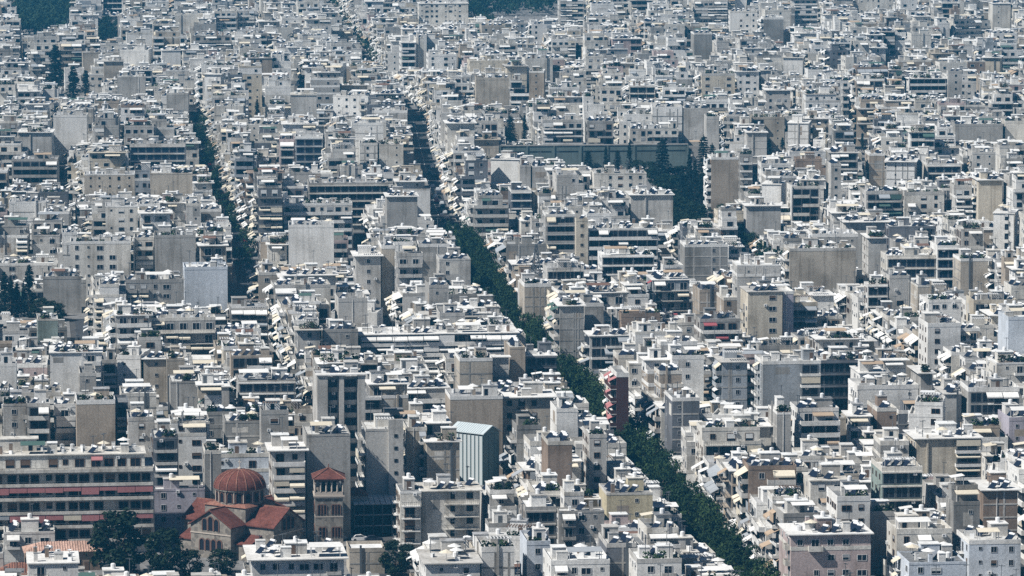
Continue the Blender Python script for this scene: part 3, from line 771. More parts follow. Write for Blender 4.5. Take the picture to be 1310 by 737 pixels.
# ------------------------------------------------------------------ buildings read off the photograph: x0, x1, roof edge y, lowest visible y, height, front, wall, label, options
LM = [
 (-60,197,587,690,22,'B','off_white','long off-white apartment block with faded red awnings hung between its stacked balconies',dict(ns=1,aw='rose',awrow=(4,2),doors=1,drop=1,full=1,nick='the red-awninged block',dep=1.6,d=13,rail='half',roof='white',pent=11,seed=5)),
 (197,262,628,682,11,'W','lilac','low lilac house squeezed between the red-awninged block and the domed church',dict(nick='the lilac house',left='P')),
 (5,70,683,725,6.5,'W','white','low white flat-roofed house under the long red-awninged block',dict(d=9,nocanopy=1)),
 (36,100,722,760,17,'W','white',None,dict(noroom=1,nocanopy=1)),
 (322,440,717,740,18,'W','white','white house with a crowded roof just in front of the brick-roofed church',dict(d=16,nick='the crowded white roof')),
 (447,492,706,740,5,'P','beige','low beige flat-roofed annex below the parked cars by the bell tower',dict(d=9,bare=1)),
 (545,614,722,740,18,'W','white',None,dict(d=16)),
 (616,658,706,740,19,'P','white',None,dict()),
 (674,704,697,740,19,'P','pale_blue',None,dict()),
 (705,780,722,740,18,'W','white',None,dict(d=14,roof='white')),
 (672,720,653,668,17,'G','grey',None,dict()),
 (684,721,633,650,18,'G','off_white',None,dict(roof='white')),
 (722,747,634,653,19,'W','white',None,dict()),
 (776,835,633,656,18,'P','yellow','pale yellow penthouse wall beside the tree-lined avenue',dict(nick='the yellow wall')),
 (715,773,656,678,17,'W','grey',None,dict()),
 (815,872,720,745,18,'W','white',None,dict(roof='white')),
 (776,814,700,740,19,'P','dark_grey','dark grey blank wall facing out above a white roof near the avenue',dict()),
 (1012,1114,685,745,19,'W','pink','pale pink apartment house with dark windows and a parapet terrace',dict(d=15,ns=1,roof='white',nick='the pink house')),
 (1071,1113,641,682,21,'W','white','tall white stair block with one dark window rising behind the pink house',dict(bare=0)),
 (1147,1218,683,714,18,'W','off_white',None,dict(d=11)),
 (1163,1236,722,745,17,'W','pale_blue',None,dict()),
 (1240,1306,696,745,17,'W','pale_blue','pale blue house with a dark cypress standing before its right end',dict(nick='the pale blue house')),
 (1258,1302,628,678,20,'P','brown','tall brown blank gable wall with a narrow door strip',dict(nick='the brown gable')),
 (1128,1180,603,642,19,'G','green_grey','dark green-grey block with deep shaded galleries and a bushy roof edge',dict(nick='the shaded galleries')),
 (1113,1146,660,704,16,'P','pale_grey',None,dict()),
 (1022,1075,528,566,20,'B','white','white balconied block with a glazed top terrace under a flat roof',dict(ns=1,rail='solid')),
 (994,1012,530,577,21,'P','grey',None,dict()),
 (900,974,553,575,18,'B','off_white',None,dict(ns=1)),
 (860,895,513,541,19,'P','dark_grey',None,dict()),
 (924,956,464,514,22,'P','blue_grey','blue-grey blank tower wall with a sunlit balcony edge above the avenue',dict(left='B',nick='the blue-grey tower')),
 (976,1050,466,522,18,'MR','blue_grey','wide blue-grey block with one dark loggia bay at its end',dict(nick='the blue-grey block',frac=.35)),
 (1040,1121,463,483,16,'G','dark_grey',None,dict()),
 (1100,1134,478,495,18,'W','white',None,dict()),
 (1097,1175,498,513,16,'W','white',None,dict()),
 (1163,1206,518,549,20,'W','white','bright white penthouse block with cluttered glazed roof terrace',dict(yaw=-8,ns=1,nick='the white penthouse')),
 (1122,1147,526,547,18,'P','brown',None,dict()),
 (1209,1230,505,531,20,'P','pale_grey',None,dict()),
 (1178,1193,478,513,20,'P','grey',None,dict()),
 (1291,1325,538,567,18,'P','lilac',None,dict()),
 (1275,1318,466,479,17,'W','off_white',None,dict()),
 (1172,1255,562,601,19,'MR','cream','long cream block with a shaded loggia under a flat white roof',dict()),
 (789,801,482,545,22,'P','dark_red','narrow dark red building with salmon awnings on the avenue',dict(left='B',aw='rose',awp=.9,nick='the dark red building',pal='dark_red')),
 (716,747,392,446,22,'P','grey','tall grey blank end wall rising over the balconies of the avenue',dict(left='B',nick='the grey end wall')),
 (748,772,392,414,20,'P','grey',None,dict()),
 (576,643,511,553,19,'P','tan','broad tan party wall with a dark vertical seam above the metal hall',dict(nick='the tan party wall',hy=-1.2)),
 (588,630,462,491,19,'P','beige',None,dict()),
 (652,672,446,482,20,'P','tan',None,dict()),
 (673,712,456,479,17,'G','dark_grey',None,dict()),
 (712,739,527,552,19,'P','white',None,dict()),
 (701,732,569,623,20,'P','brown','dark brown blank wall in front of a row of white roof rooms',dict(nick='the dark brown wall')),
 (754,776,560,600,20,'W','pale_grey',None,dict()),
 (520,546,551,630,21,'MR','beige','slim beige apartment house above the corner block with black balconies',dict(left='B')),
 (546,588,566,614,19,'P','beige',None,dict(d=11)),
 (540,614,629,684,14,'MR','off_white','off-white corner block with thin black balconies across the road from the bell tower',dict(nick='the off-white corner block',rail='rail',awp=0,d=11,frac=.62,doors=1)),
 (512,539,631,692,14,'B','off_white',None,dict(rail='rail',awp=0,d=11)),
 (405,466,484,625,28,'S','pale_grey','tall pale tower block with dark recessed balcony shafts and a bright edge',dict(nick='the tall tower block',strips=[(.06,.2,'w'),(.24,.44,'g'),(.57,.84,'g')],deep=[(.22,.46),(.56,.85)],d=14,glass='pane_blue',left='P')),
 (468,516,551,630,23,'P','pale_grey','slim pale grey tower wall with sunlit side balconies beside the tall tower block',dict(left='B',blank=1,shaft='pale_grey')),
 (392,448,558,645,24,'P','grey','grey blank party wall rising directly behind the bell tower',dict(nick='the grey party wall',blank=1,d=14)),
 (348,391,579,655,21,'B','pale_grey','balconied block with a cream roof awning between the church dome and bell tower',dict(ns=1,rail='solid',aw='cream')),
 (148,163,519,577,19,'B','dark_grey',None,dict()),
 (164,197,538,582,18,'W','pale_grey',None,dict(roof='white')),
 (155,200,507,536,17,'P','off_white',None,dict()),
 (904,920,152,197,22,'P','pale_grey','tall plain pale shaft beyond the dark cypress park',dict(blank=1,left='P')),
 (288,333,541,577,19,'P','concrete',None,dict()),
 (334,369,530,582,22,'W','grey',None,dict()),
 (263,356,587,650,16,'W','pale_blue','pale blue-white house with railed terrace just behind the church dome',dict(ns=1,nick='the pale blue terrace house')),
 (238,262,581,628,19,'P','concrete',None,dict(d=11)),
 (196,228,562,628,20,'B','dark_grey','dark narrow block with one white awning behind the red-awninged block',dict(aw='white',awp=.2)),  # wall coloured darker than its own grey to carry the front's shade
 (98,147,517,562,21,'P','tan','tan blank party wall above the white roof room of the red-awninged block',dict(nick='the tan wall',blank=1)),
 (70,98,521,578,18,'B','white','white block with curved-looking solid balconies beside the tan blank wall',dict(rail='solid',awp=.1,full=1)),
 (34,64,520,578,19,'B','grey',None,dict(rail='solid',awp=.05)),
 (4,33,519,562,19,'W','pale_grey',None,dict()),
 (102,123,481,508,20,'P','grey',None,dict()),
 (150,182,459,489,20,'P','white','bare white side wall with a satellite dish among grey roofs',dict(yaw=-7,nick='the bare white wall')),
 (184,212,460,482,20,'P','beige',None,dict()),
 (213,236,461,488,20,'P','beige',None,dict()),
 (218,253,490,522,19,'P','grey',None,dict()),
 (130,150,464,491,19,'B','pale_grey',None,dict()),
 (305,378,489,513,17,'G','grey','long low block with a dark glazed top floor beside the tall tower block',dict(glass='pane_blue')),
 (198,250,304,356,20,'P','grey','square grey blank wall standing beside white balconies near the narrow street',dict(nick='the square grey wall',blank=1)),
 (172,197,307,348,18,'B','off_white','narrow off-white block with a tall white fin wall and solid balconies',dict(fin='white',rail='solid')),
 (90,167,312,345,18,'W','off_white','wide off-white house with small square windows left of the fin wall',dict()),
 (-12,73,340,357,8,'W','pale_grey',None,dict(roof='white')),
 (55,104,357,404,11,'P','grey','plain grey wall behind a row of black cypress trees',dict(nick='the plain grey wall',blank=1)),
 (236,291,345,390,18,'P','pale_blue','smooth pale blue house at the end of the narrow street',dict(nick='the smooth blue house')),
 (160,235,362,386,17,'W','grey',None,dict()),
 (48,74,410,434,17,'P','green_grey',None,dict()),
 (369,427,291,339,19,'P','white','big square white blank wall standing alone above grey roofs',dict(nick='the big white wall',blank=1,yaw=2)),
 (455,487,328,363,19,'W','pale_grey',None,dict()),
 (488,506,318,367,21,'P','beige',None,dict(left='W')),
 (507,541,328,356,19,'B','pale_grey',None,dict(rail='solid')),
 (536,575,316,362,18,'P','grey',None,dict(d=10)),
 (562,602,333,358,17,'P','pale_grey',None,dict()),
 (549,574,368,387,16,'P','grey',None,dict()),
 (433,470,386,416,18,'P','pale_grey',None,dict()),
 (294,343,396,412,15,'B','grey',None,dict(aw='white',awp=.95)),
 (460,662,429,446,15,'B','grey','very long low block with an unbroken row of white awnings',dict(aw='white',awp=.97,d=15,nick='the long white-awninged block',full=1)),
 (414,458,425,442,17,'P','grey',None,dict()),
 (671,705,367,384,17,'P','beige',None,dict()),
 (700,747,346,360,16,'G','pale_grey',None,dict()),
 (751,842,294,335,19,'B','off_white','wide off-white block with full-length balconies and a bright left edge',dict(fin='cream',rail='solid',full=1,nick='the full-balcony block',ns=0)),
 (698,736,277,322,18,'B','grey',None,dict(rail='solid')),
 (737,752,283,322,22,'S','cream','narrow cream shaft with a column of round-looking dark openings',dict(strips=[(.3,.7,'s')],d=8)),
 (770,837,328,346,17,'G','white',None,dict(roof='white',aw='white')),
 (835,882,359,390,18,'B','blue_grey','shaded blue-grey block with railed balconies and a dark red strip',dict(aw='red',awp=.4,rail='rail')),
 (876,931,316,342,18,'P','concrete','long concrete party wall beside the leafy side street',dict()),
 (897,949,413,438,17,'B','grey','shaded grey block with a red canopy edge along its top balcony',dict(aw='red',awp=.6,ns=1)),
 (895,925,374,400,17,'P','tan',None,dict()),
 (926,943,384,404,17,'P','tan',None,dict()),
 (957,1001,374,432,22,'W','cream','tall cream tower with small dark windows and a sunlit white side',dict(nick='the cream tower')),
 (1002,1014,376,412,21,'P','lilac',None,dict()),
 (1010,1095,321,364,19,'P','beige','huge beige blank party wall with heaped roof clutter before it',dict(left='B',nick='the huge beige wall',blank=1)),
 (1111,1134,305,347,20,'P','pale_grey',None,dict()),
 (1135,1197,330,358,16,'G','off_white','low office block with deep blue glazing under a white roof edge',dict(glass='pane_blue',nick='the blue-glazed office',roof='white')),
 (1199,1228,318,358,19,'G','white','taller blue-glazed office wing with a white roof room',dict(glass='pane_blue')),
 (1229,1269,334,373,18,'P','beige',None,dict()),
 (1138,1164,356,382,18,'W','pale_grey',None,dict()),
 (1174,1196,367,390,18,'P','beige',None,dict()),
 (1188,1230,387,413,17,'W','white',None,dict()),
 (1187,1229,418,434,17,'W','white',None,dict()),
 (1290,1326,409,447,19,'P','pale_blue',None,dict()),
 (1271,1297,273,320,22,'S','white','bright white tower with one dark column of stair windows',dict(yaw=-12,strips=[(.55,.75,'g')],nick='the white stair tower')),
 (1252,1282,231,283,23,'P','cream','pale cream tower with a blank front and a windowed sunlit side',dict(left='W',nick='the pale cream tower',blank=1)),
 (975,999,236,265,19,'W','white','bright white apartment wall with a small round window',dict(yaw=-10)),
 (955,999,264,296,16,'P','pale_grey',None,dict(blank=1,d=8)),
 (1013,1049,241,286,19,'B','off_white','balconied block with a tall bright white fin wall at its corner',dict(fin='white',rail='solid',awp=.3)),
 (910,945,204,260,23,'P','tan','tall tan blank wall beside the dark cypress park',dict(left='B',nick='the tall tan wall',blank=1)),
 (946,963,200,240,20,'B','grey',None,dict()),
 (807,861,250,284,18,'P','pale_grey','plain pale house front before the dark cypress park',dict(nick='the pale house by the park')),
 (760,827,223,242,17,'W','off_white',None,dict()),
 (694,746,156,182,18,'B','pale_grey','wide balconied block standing on top of the long retaining wall',dict(rail='half',awp=.5,full=1,aw='white')),
 (751,785,157,182,18,'B','grey',None,dict()),
 (806,868,166,180,14,'B','off_white',None,dict()),
 (628,664,204,234,18,'P','white','dazzling white blank gable near the long retaining wall',dict(yaw=-14,nick='the dazzling white gable',blank=1)),
 (665,679,214,237,17,'P','pale_grey',None,dict()),
 (681,700,214,238,17,'P','pale_grey',None,dict()),
 (605,651,254,300,19,'B','grey','corner block with deep stacked balconies and a white roof awning',dict(left='B',rail='solid',ns=1,full=1,nick='the corner block')),
 (654,680,246,272,17,'G','dark_grey',None,dict(glass='pane_blue')),
 (495,534,252,292,20,'P','grey','square grey party wall close to the far end of the avenue',dict(nick='the square party wall',blank=1)),
 (362,451,264,297,17,'B','off_white','wide block with two long white balconies above the big white wall',dict(rail='solid',full=1,awp=.1,ns=1)),
 (395,497,237,257,17,'G','grey',None,dict()),
 (378,413,177,213,21,'G','blue_grey','dark blue-grey glazed block with pale end walls',dict(glass='pane_blue',pal='blue_grey')),
 (357,377,181,212,19,'B','pink','small faded pink balconied block beside the dark glazed block',dict()),
 (460,483,186,205,17,'P','white',None,dict()),
 (485,516,186,212,17,'W','off_white',None,dict()),
 (68,111,150,185,19,'P','white','large whitewashed blank wall below the three dark cypresses',dict(nick='the whitewashed wall',blank=1,yaw=2)),
 (108,172,224,248,18,'W','beige','broad beige wall with tiny paired windows',dict(d=11)),
 (192,246,223,248,18,'P','beige',None,dict()),
 (135,176,265,297,18,'W','off_white','off-white house with two rows of three square windows',dict()),
 (166,237,187,210,17,'G','blue_grey','long dark glazed block close to the narrow shaded street',dict(glass='pane_blue')),
 (15,74,206,234,18,'B','grey',None,dict(rail='solid',full=1)),
 (238,257,263,290,18,'P','pale_grey',None,dict()),
 (1063,1076,212,257,22,'S','pale_grey',None,dict(strips=[(.3,.7,'s')])),
 (1112,1132,199,231,20,'P','tan',None,dict()),
 (1134,1170,207,233,19,'P','white',None,dict(yaw=-8)),
 (1108,1156,248,272,17,'B','pale_grey',None,dict()),
 (1157,1208,249,274,17,'W','off_white',None,dict()),
 (1186,1229,212,228,17,'G','off_white',None,dict(glass='pane_blue')),
 (1244,1274,197,218,17,'W','pale_grey',None,dict()),
 (1222,1283,161,180,17,'P','grey',None,dict()),
 (1286,1316,157,180,18,'P','off_white',None,dict()),
 (1163,1213,101,121,18,'B','white','white-framed block with two long dark balconies under a pale stair tower',dict(fin='white',rail='solid',full=1,awp=0)),
 (1213,1231,93,127,21,'S','pale_grey',None,dict(strips=[(.4,.7,'s')])),
 (1258,1279,74,94,19,'P','cream',None,dict(yaw=-10)),
 (1166,1191,45,62,19,'P','off_white',None,dict()),
 (1220,1255,26,50,20,'B','off_white','far balconied block with one blazing white side wall',dict(yaw=24,left='P',rail='solid',full=1)),
 (1270,1293,5,37,21,'P','off_white',None,dict()),
 (1098,1143,-8,13,18,'W','off_white',None,dict()),
 (1015,1046,0,35,20,'B','pale_grey',None,dict(rail='solid',full=1)),
 (934,969,16,40,18,'W','white',None,dict(yaw=2)),
 (888,911,44,74,20,'P','concrete',None,dict(blank=1)),
 (888,931,2,30,19,'B','pale_grey',None,dict(rail='solid')),
 (536,599,5,30,20,'W','off_white',None,dict()),
 (716,747,-2,32,20,'B','pale_grey',None,dict(rail='solid')),
 (677,696,93,129,21,'P','tan','slim tan tower among white roofs far along the side street',dict(yaw=-3)),
 (609,651,102,133,20,'P','beige',None,dict(blank=1)),
 (372,405,122,149,19,'P','pale_grey',None,dict(blank=1)),
 (426,471,123,149,18,'W','white','cluster of brilliant white walls far up the city',dict(yaw=-14,nick='the brilliant white cluster')),
 (513,532,55,87,19,'B','white',None,dict(rail='solid',full=1)),
 (532,542,49,88,21,'P','off_white',None,dict()),
 (275,303,15,39,19,'B','off_white',None,dict(rail='solid',full=1)),
 (304,326,14,36,19,'B','pale_grey',None,dict(rail='solid')),
 (132,156,-3,14,19,'G','white',None,dict()),
 (133,158,79,100,19,'P','beige',None,dict()),
 (153,190,66,82,17,'P','white',None,dict(yaw=-5)),
 (150,186,99,122,19,'P','grey',None,dict()),
 (207,231,65,82,18,'P','white',None,dict()),
 (213,241,121,139,18,'P','grey',None,dict()),
 (1002,1027,74,92,18,'P','white',None,dict(yaw=-6)),
 (941,971,92,120,19,'W','white',None,dict()),
 (980,1011,116,142,18,'W','pale_grey',None,dict()),
 (548,584,72,90,17,'W','white',None,dict()),
 (1008,1034,158,186,18,'P','white',None,dict(yaw=-8)),
 (956,981,170,200,18,'P','pale_grey',None,dict()),
]
BLD = []
for (x0, x1, yt, yv, h, fr, wl, lab, o) in LM:
    X, Y = at_height(x0, yt, h)
    yaw = R(o['yaw']) if 'yaw' in o else local_yaw(Y)
    c, q = math.cos(yaw), math.sin(yaw)
    f0 = Y * CA - (h - CAM_H) * SA
    k = (x1 - 655.0) / FPX
    w = (k * f0 - X) / (c - k * q * CA)
    w = max(w, 3.0)
    d = o.get('d', 13.0)
    b = B(front=fr, wall=wl, h=float(h), w=w, d=d, yaw=yaw, label=lab, opt=o, seed=o.get('seed', x0 * 31 + yt * 7 + 1000), nick=o.get('nick'),
          ns=o.get('ns', 0), left=o.get('left', 'P' if fr in 'PS' else 'W'), aw=o.get('aw'), pal=o.get('pal'), rail=o.get('rail'), roof=o.get('roof'),
          rect=(x0, x1, yt, yv), fl=(X, Y), lm=True)
    BLD.append(b)
def set_center(b):
    c, q = math.cos(b.yaw), math.sin(b.yaw)
    b.x = b.fl[0] + c * b.w / 2 - q * b.d / 2; b.y = b.fl[1] + q * b.w / 2 + c * b.d / 2
for b in BLD: set_center(b)
def overlap(a, b, g=0.0):
    """separating axes on two footprints"""
    A, Bc = a.corners(g), b.corners(g)
    for yaw in (a.yaw, b.yaw):
        for ax in ((math.cos(yaw), math.sin(yaw)), (-math.sin(yaw), math.cos(yaw))):
            pa = [p[0] * ax[0] + p[1] * ax[1] for p in A]; pb = [p[0] * ax[0] + p[1] * ax[1] for p in Bc]
            if max(pa) <= min(pb) + .02 or max(pb) <= min(pa) + .02: return False
    return True
# where two of them would interlock, make the nearer one shallower
order = sorted(BLD, key=lambda b: b.fl[1])
for i, a in enumerate(order):
    for b2 in order[i + 1:]:
        if abs(a.x - b2.x) > 60 or abs(a.y - b2.y) > 40: continue
        n = 0
        while overlap(a, b2) and a.d > 4.5 and n < 30:
            a.d -= .5; set_center(a); n += 1
        n = 0
        while overlap(a, b2) and b2.d > 5 and n < 60:          # still interlocking: trim the sides
            if b2.w > 4: b2.w -= .25
            c, q = math.cos(b2.yaw), math.sin(b2.yaw)
            if (b2.x - a.x) * c + (b2.y - a.y) * q > 0: b2.fl = (b2.fl[0] + .25 * c, b2.fl[1] + .25 * q)
            set_center(b2); n += 1

# ------------------------------------------------------------------ trees that stand out one by one: kind, x, base y, top y, label, breadth
SOLO = [
    ('broad', 151, 738, 650, 'very large black-green tree in front of the red-awninged block', 1.35), ('broad', 212, 741, 672, 'rounder dark tree close to the church gable', 1.2),
    ('bush', 108, 695, 672, 'dark bush at the foot of the red-awninged block', 1.3), ('broad', 243, 742, 702, 'small dark tree filling the corner under the church gable', 1.3),
    ('broad', 285, 735, 700, 'low spreading green tree below the church windows', 1.7),
    ('broad', 506, 737, 690, 'green tree in the small square beside the parked cars', 1.3), ('broad', 522, 728, 694, 'smaller green tree before the off-white corner block', 1.3),
    ('cypress', 71, 116, 57, 'tallest dark conifer of the three on the upper slope', 2.1), ('cypress', 94, 134, 85, 'middle dark conifer with a ragged outline', 2.3), ('cypress', 110, 124, 90, 'smallest of the three dark conifers', 2.2),
    ('cypress', 329, 156, 127, 'lone dark cypress beyond the narrow street', 1.6), ('conifer', 653, 183, 147, 'spreading dark conifer beside the retaining wall', 1.5), ('cypress', 671, 184, 147, 'thin cypress next to the spreading conifer', 1.0),
    ('cypress', 744, 184, 153, 'slim cypress before the balconied block on the retaining wall', 1.1), ('cypress', 739, 80, 55, 'tiny far cypress before a long dark roof', 1.3),
    ('conifer', 735, 214, 186, 'bushy pine at the middle of the retaining wall', 1.9), ('conifer', 752, 216, 192, 'low dark pine leaning on the retaining wall', 1.9), ('cypress', 775, 217, 188, 'small pine-like cypress by the retaining wall', 1.6),
    ('cypress', 805, 224, 182, 'pointed cypress against the grey retaining wall', 1.25), ('conifer', 790, 220, 192, 'short conifer left of the pointed cypress', 1.5),
    ('conifer', 847, 242, 174, 'big dark conifer overlapping the end of the retaining wall', 1.2), ('cypress', 882, 268, 194, 'tallest cypress spire in the dark park', 1.0), ('cypress', 889, 274, 205, 'cypress spire standing close to the tallest one', 1.05),
    ('cypress', 872, 268, 212, 'lower cypress in the middle of the dark park', 1.2), ('cypress', 897, 278, 222, 'cypress at the street side of the dark park', 1.2), ('conifer', 900, 226, 172, 'dark conifer beyond the park before the pale shaft', 1.2),
    ('conifer', 911, 226, 183, 'bluish conifer next to the tall tan wall', 1.2), ('cypress', 924, 200, 170, 'far thin cypress behind the tall tan wall', 1.2), ('cypress', 1103, 192, 170, 'single thin cypress before an arched white facade', 1.2),
    ('cypress', 984, 202, 178, 'dark cypress beside a pale blank house', 2.0), ('cypress', 1001, 202, 176, 'wide dark cypress between white houses', 1.8),
    ('cypress', 38, 407, 339, 'tallest black cypress of the row before the plain grey wall', 1.5), ('cypress', 6, 405, 348, 'black cypress at the start of the row', 1.7), ('cypress', 14, 407, 356, 'second black cypress of the row', 1.6),
    ('cypress', 22, 406, 362, 'short black cypress in the row', 1.6), ('cypress', 31, 406, 364, 'slim short black cypress beside the tallest of the row', 1.4), ('broad', 56, 410, 380, 'dark broad shrub-like tree at the end of the cypress row', 1.7),
    ('broad', 72, 411, 386, 'dark low tree against the plain grey wall', 1.8),
    ('cypress', 1291, 748, 688, 'dark slim cypress in front of the pale blue house', 1.3)]

# ------------------------------------------------------------------ things that must stay in sight: x0, x1, lowest visible y, depth
KEEP2 = [(228, 446, 704, 636), (437, 470, 660, 650), (446, 514, 690, 653), (584, 643, 612, 690), (120, 184, 728, 620), (184, 244, 735, 619), (24, 126, 722, 625), (262, 312, 730, 622), (440, 520, 694, 640)]
KEEP2 += [(640, 700, 200, 1190), (700, 880, 206, 1180), (842, 908, 282, 1085), (905, 916, 195, 1190)]
KEEP2 += [(30, 56, 42, 1650), (56, 82, 34, 1690), (598, 716, 24, 1740), (128, 152, 50, 1625)]
KEEP = [(b.rect[0] + 1, b.rect[1] - 1, b.rect[3], b.fl[1]) for b in BLD] + [(a, b, y, d * YS) for a, b, y, d in KEEP2]
for sx, sy in ((322, 362), (312, 335), (300, 310), (290, 285), (281, 262), (273, 232), (267, 205), (260, 175)):
    KEEP.append((sx - 4, sx + 6, sy - 6, at_height(sx, sy, 0)[1]))
for sx, sy in ((562, 296), (558, 278)):
    KEEP.append((sx - 7, sx + 7, sy - 4, at_height(sx, sy, 0)[1]))
for sx, sy in ((470, 86), (455, 60), (442, 40), (425, 10), (690, 66), (672, 48)):
    KEEP.append((sx - 4, sx + 4, sy - 8, at_height(sx, sy, 0)[1]))
for sx, sy in ((945, 348), (930, 325), (1180, 505), (1130, 470), (1085, 440)):
    KEEP.append((sx - 9, sx + 9, sy - 22, at_height(sx, sy, 0)[1]))
for i in range(60):                       # the avenue's tree tops
    u = (600 + i * 7) * YS; X, Y = uv(u, 0); px, py = project(X, Y, 7.2)
    KEEP.append((px - 5, px + 6, py, Y))
# ground that carries no fill building: px0, px1, depth0, depth1
def _op(px0, px1, px, py, h, near, farr):
    Y = at_height(px, py, h)[1]; return (px0, px1, Y - near, Y + farr)
OPEN = [(a, b, c * YS, d * YS) for a, b, c, d in [(840, 906, 1062, 1180), (690, 880, 1172, 1186), (640, 704, 1180, 1190), (30, 58, 1650, 1780), (50, 84, 1690, 1800), (12, 34, 1705, 1765), (604, 718, 1735, 2100), (127, 153, 1620, 1640)]]
for k, px, yb, yt, lab, wd in SOLO:
    Y = at_height(px, yb, 0)[1]; hw_ = max(3, (yb - yt) * {'cypress': .09, 'conifer': .17, 'broad': .3, 'bush': .4}[k] * wd)
    KEEP.append((px - hw_ * .9, px + hw_ * .9, yt + (yb - yt) * .85, Y)); OPEN.append((px - hw_, px + hw_, Y - 2.5, Y + 3))
OPEN += [_op(228, 446, 307, 652, 9.6, 24, 16), _op(396, 445, 400, 612, 17.2, 3, 12), _op(586, 641, 618, 556, 14, 2, 20), _op(446, 514, 450, 645, 7.6, 8, 14), _op(24, 128, 30, 706, 4.4, 3, 12),
         _op(120, 184, 151, 738, 0, 6, 8), _op(184, 243, 212, 741, 0, 6, 8), _op(440, 500, 450, 692, 0, 12, 4), _op(495, 530, 510, 733, 0, 6, 10), _op(258, 314, 285, 735, 0, 5, 12), _op(0, 78, 30, 406, 0, 6, 5)]
def px_of(X, Y): return 655 + FPX * X / (Y * CA + CAM_H * SA)

# ------------------------------------------------------------------ ordinary lots between the streets
rngL = random.Random(11)
WCH = ['off_white'] * 6 + ['white'] * 9 + ['pale_grey'] * 6 + ['beige'] * 4 + ['grey'] * 4 + ['cream'] * 3 + ['tan'] * 2 + ['concrete'] * 2 + ['blue_grey', 'pink', 'brown', 'dark_grey', 'dark_grey', 'concrete']
WCHF = WCH + ['white'] * 9 + ['off_white'] * 6 + ['pale_grey'] * 3
BLOCKS = []
u = 500.0 * YS
nb = 0
JIT = {}
GRID = {}
def gkey(x, y): return int(x // 40), int(y // 40)
def register(b): GRID.setdefault(gkey(b.x, b.y), []).append(b)
LMs = list(BLD)
def near_lm(b): return [o for o in LMs if abs(o.x - b.x) < 75 and abs(o.y - b.y) < 50]
def cap_of(b):
    """greatest height that leaves the things behind in sight"""
    P = [px_of(X, Y) for X, Y in b.corners()]; a0, a1 = min(P), max(P); cap = 99
    for kx0, kx1, ky, kd in KEEP:
        if kd > b.y + 1 and kx0 < a1 - 1 and kx1 > a0 + 1: cap = min(cap, z_at_depth(ky, b.y + b.d * .5) - 1.6)
    return cap
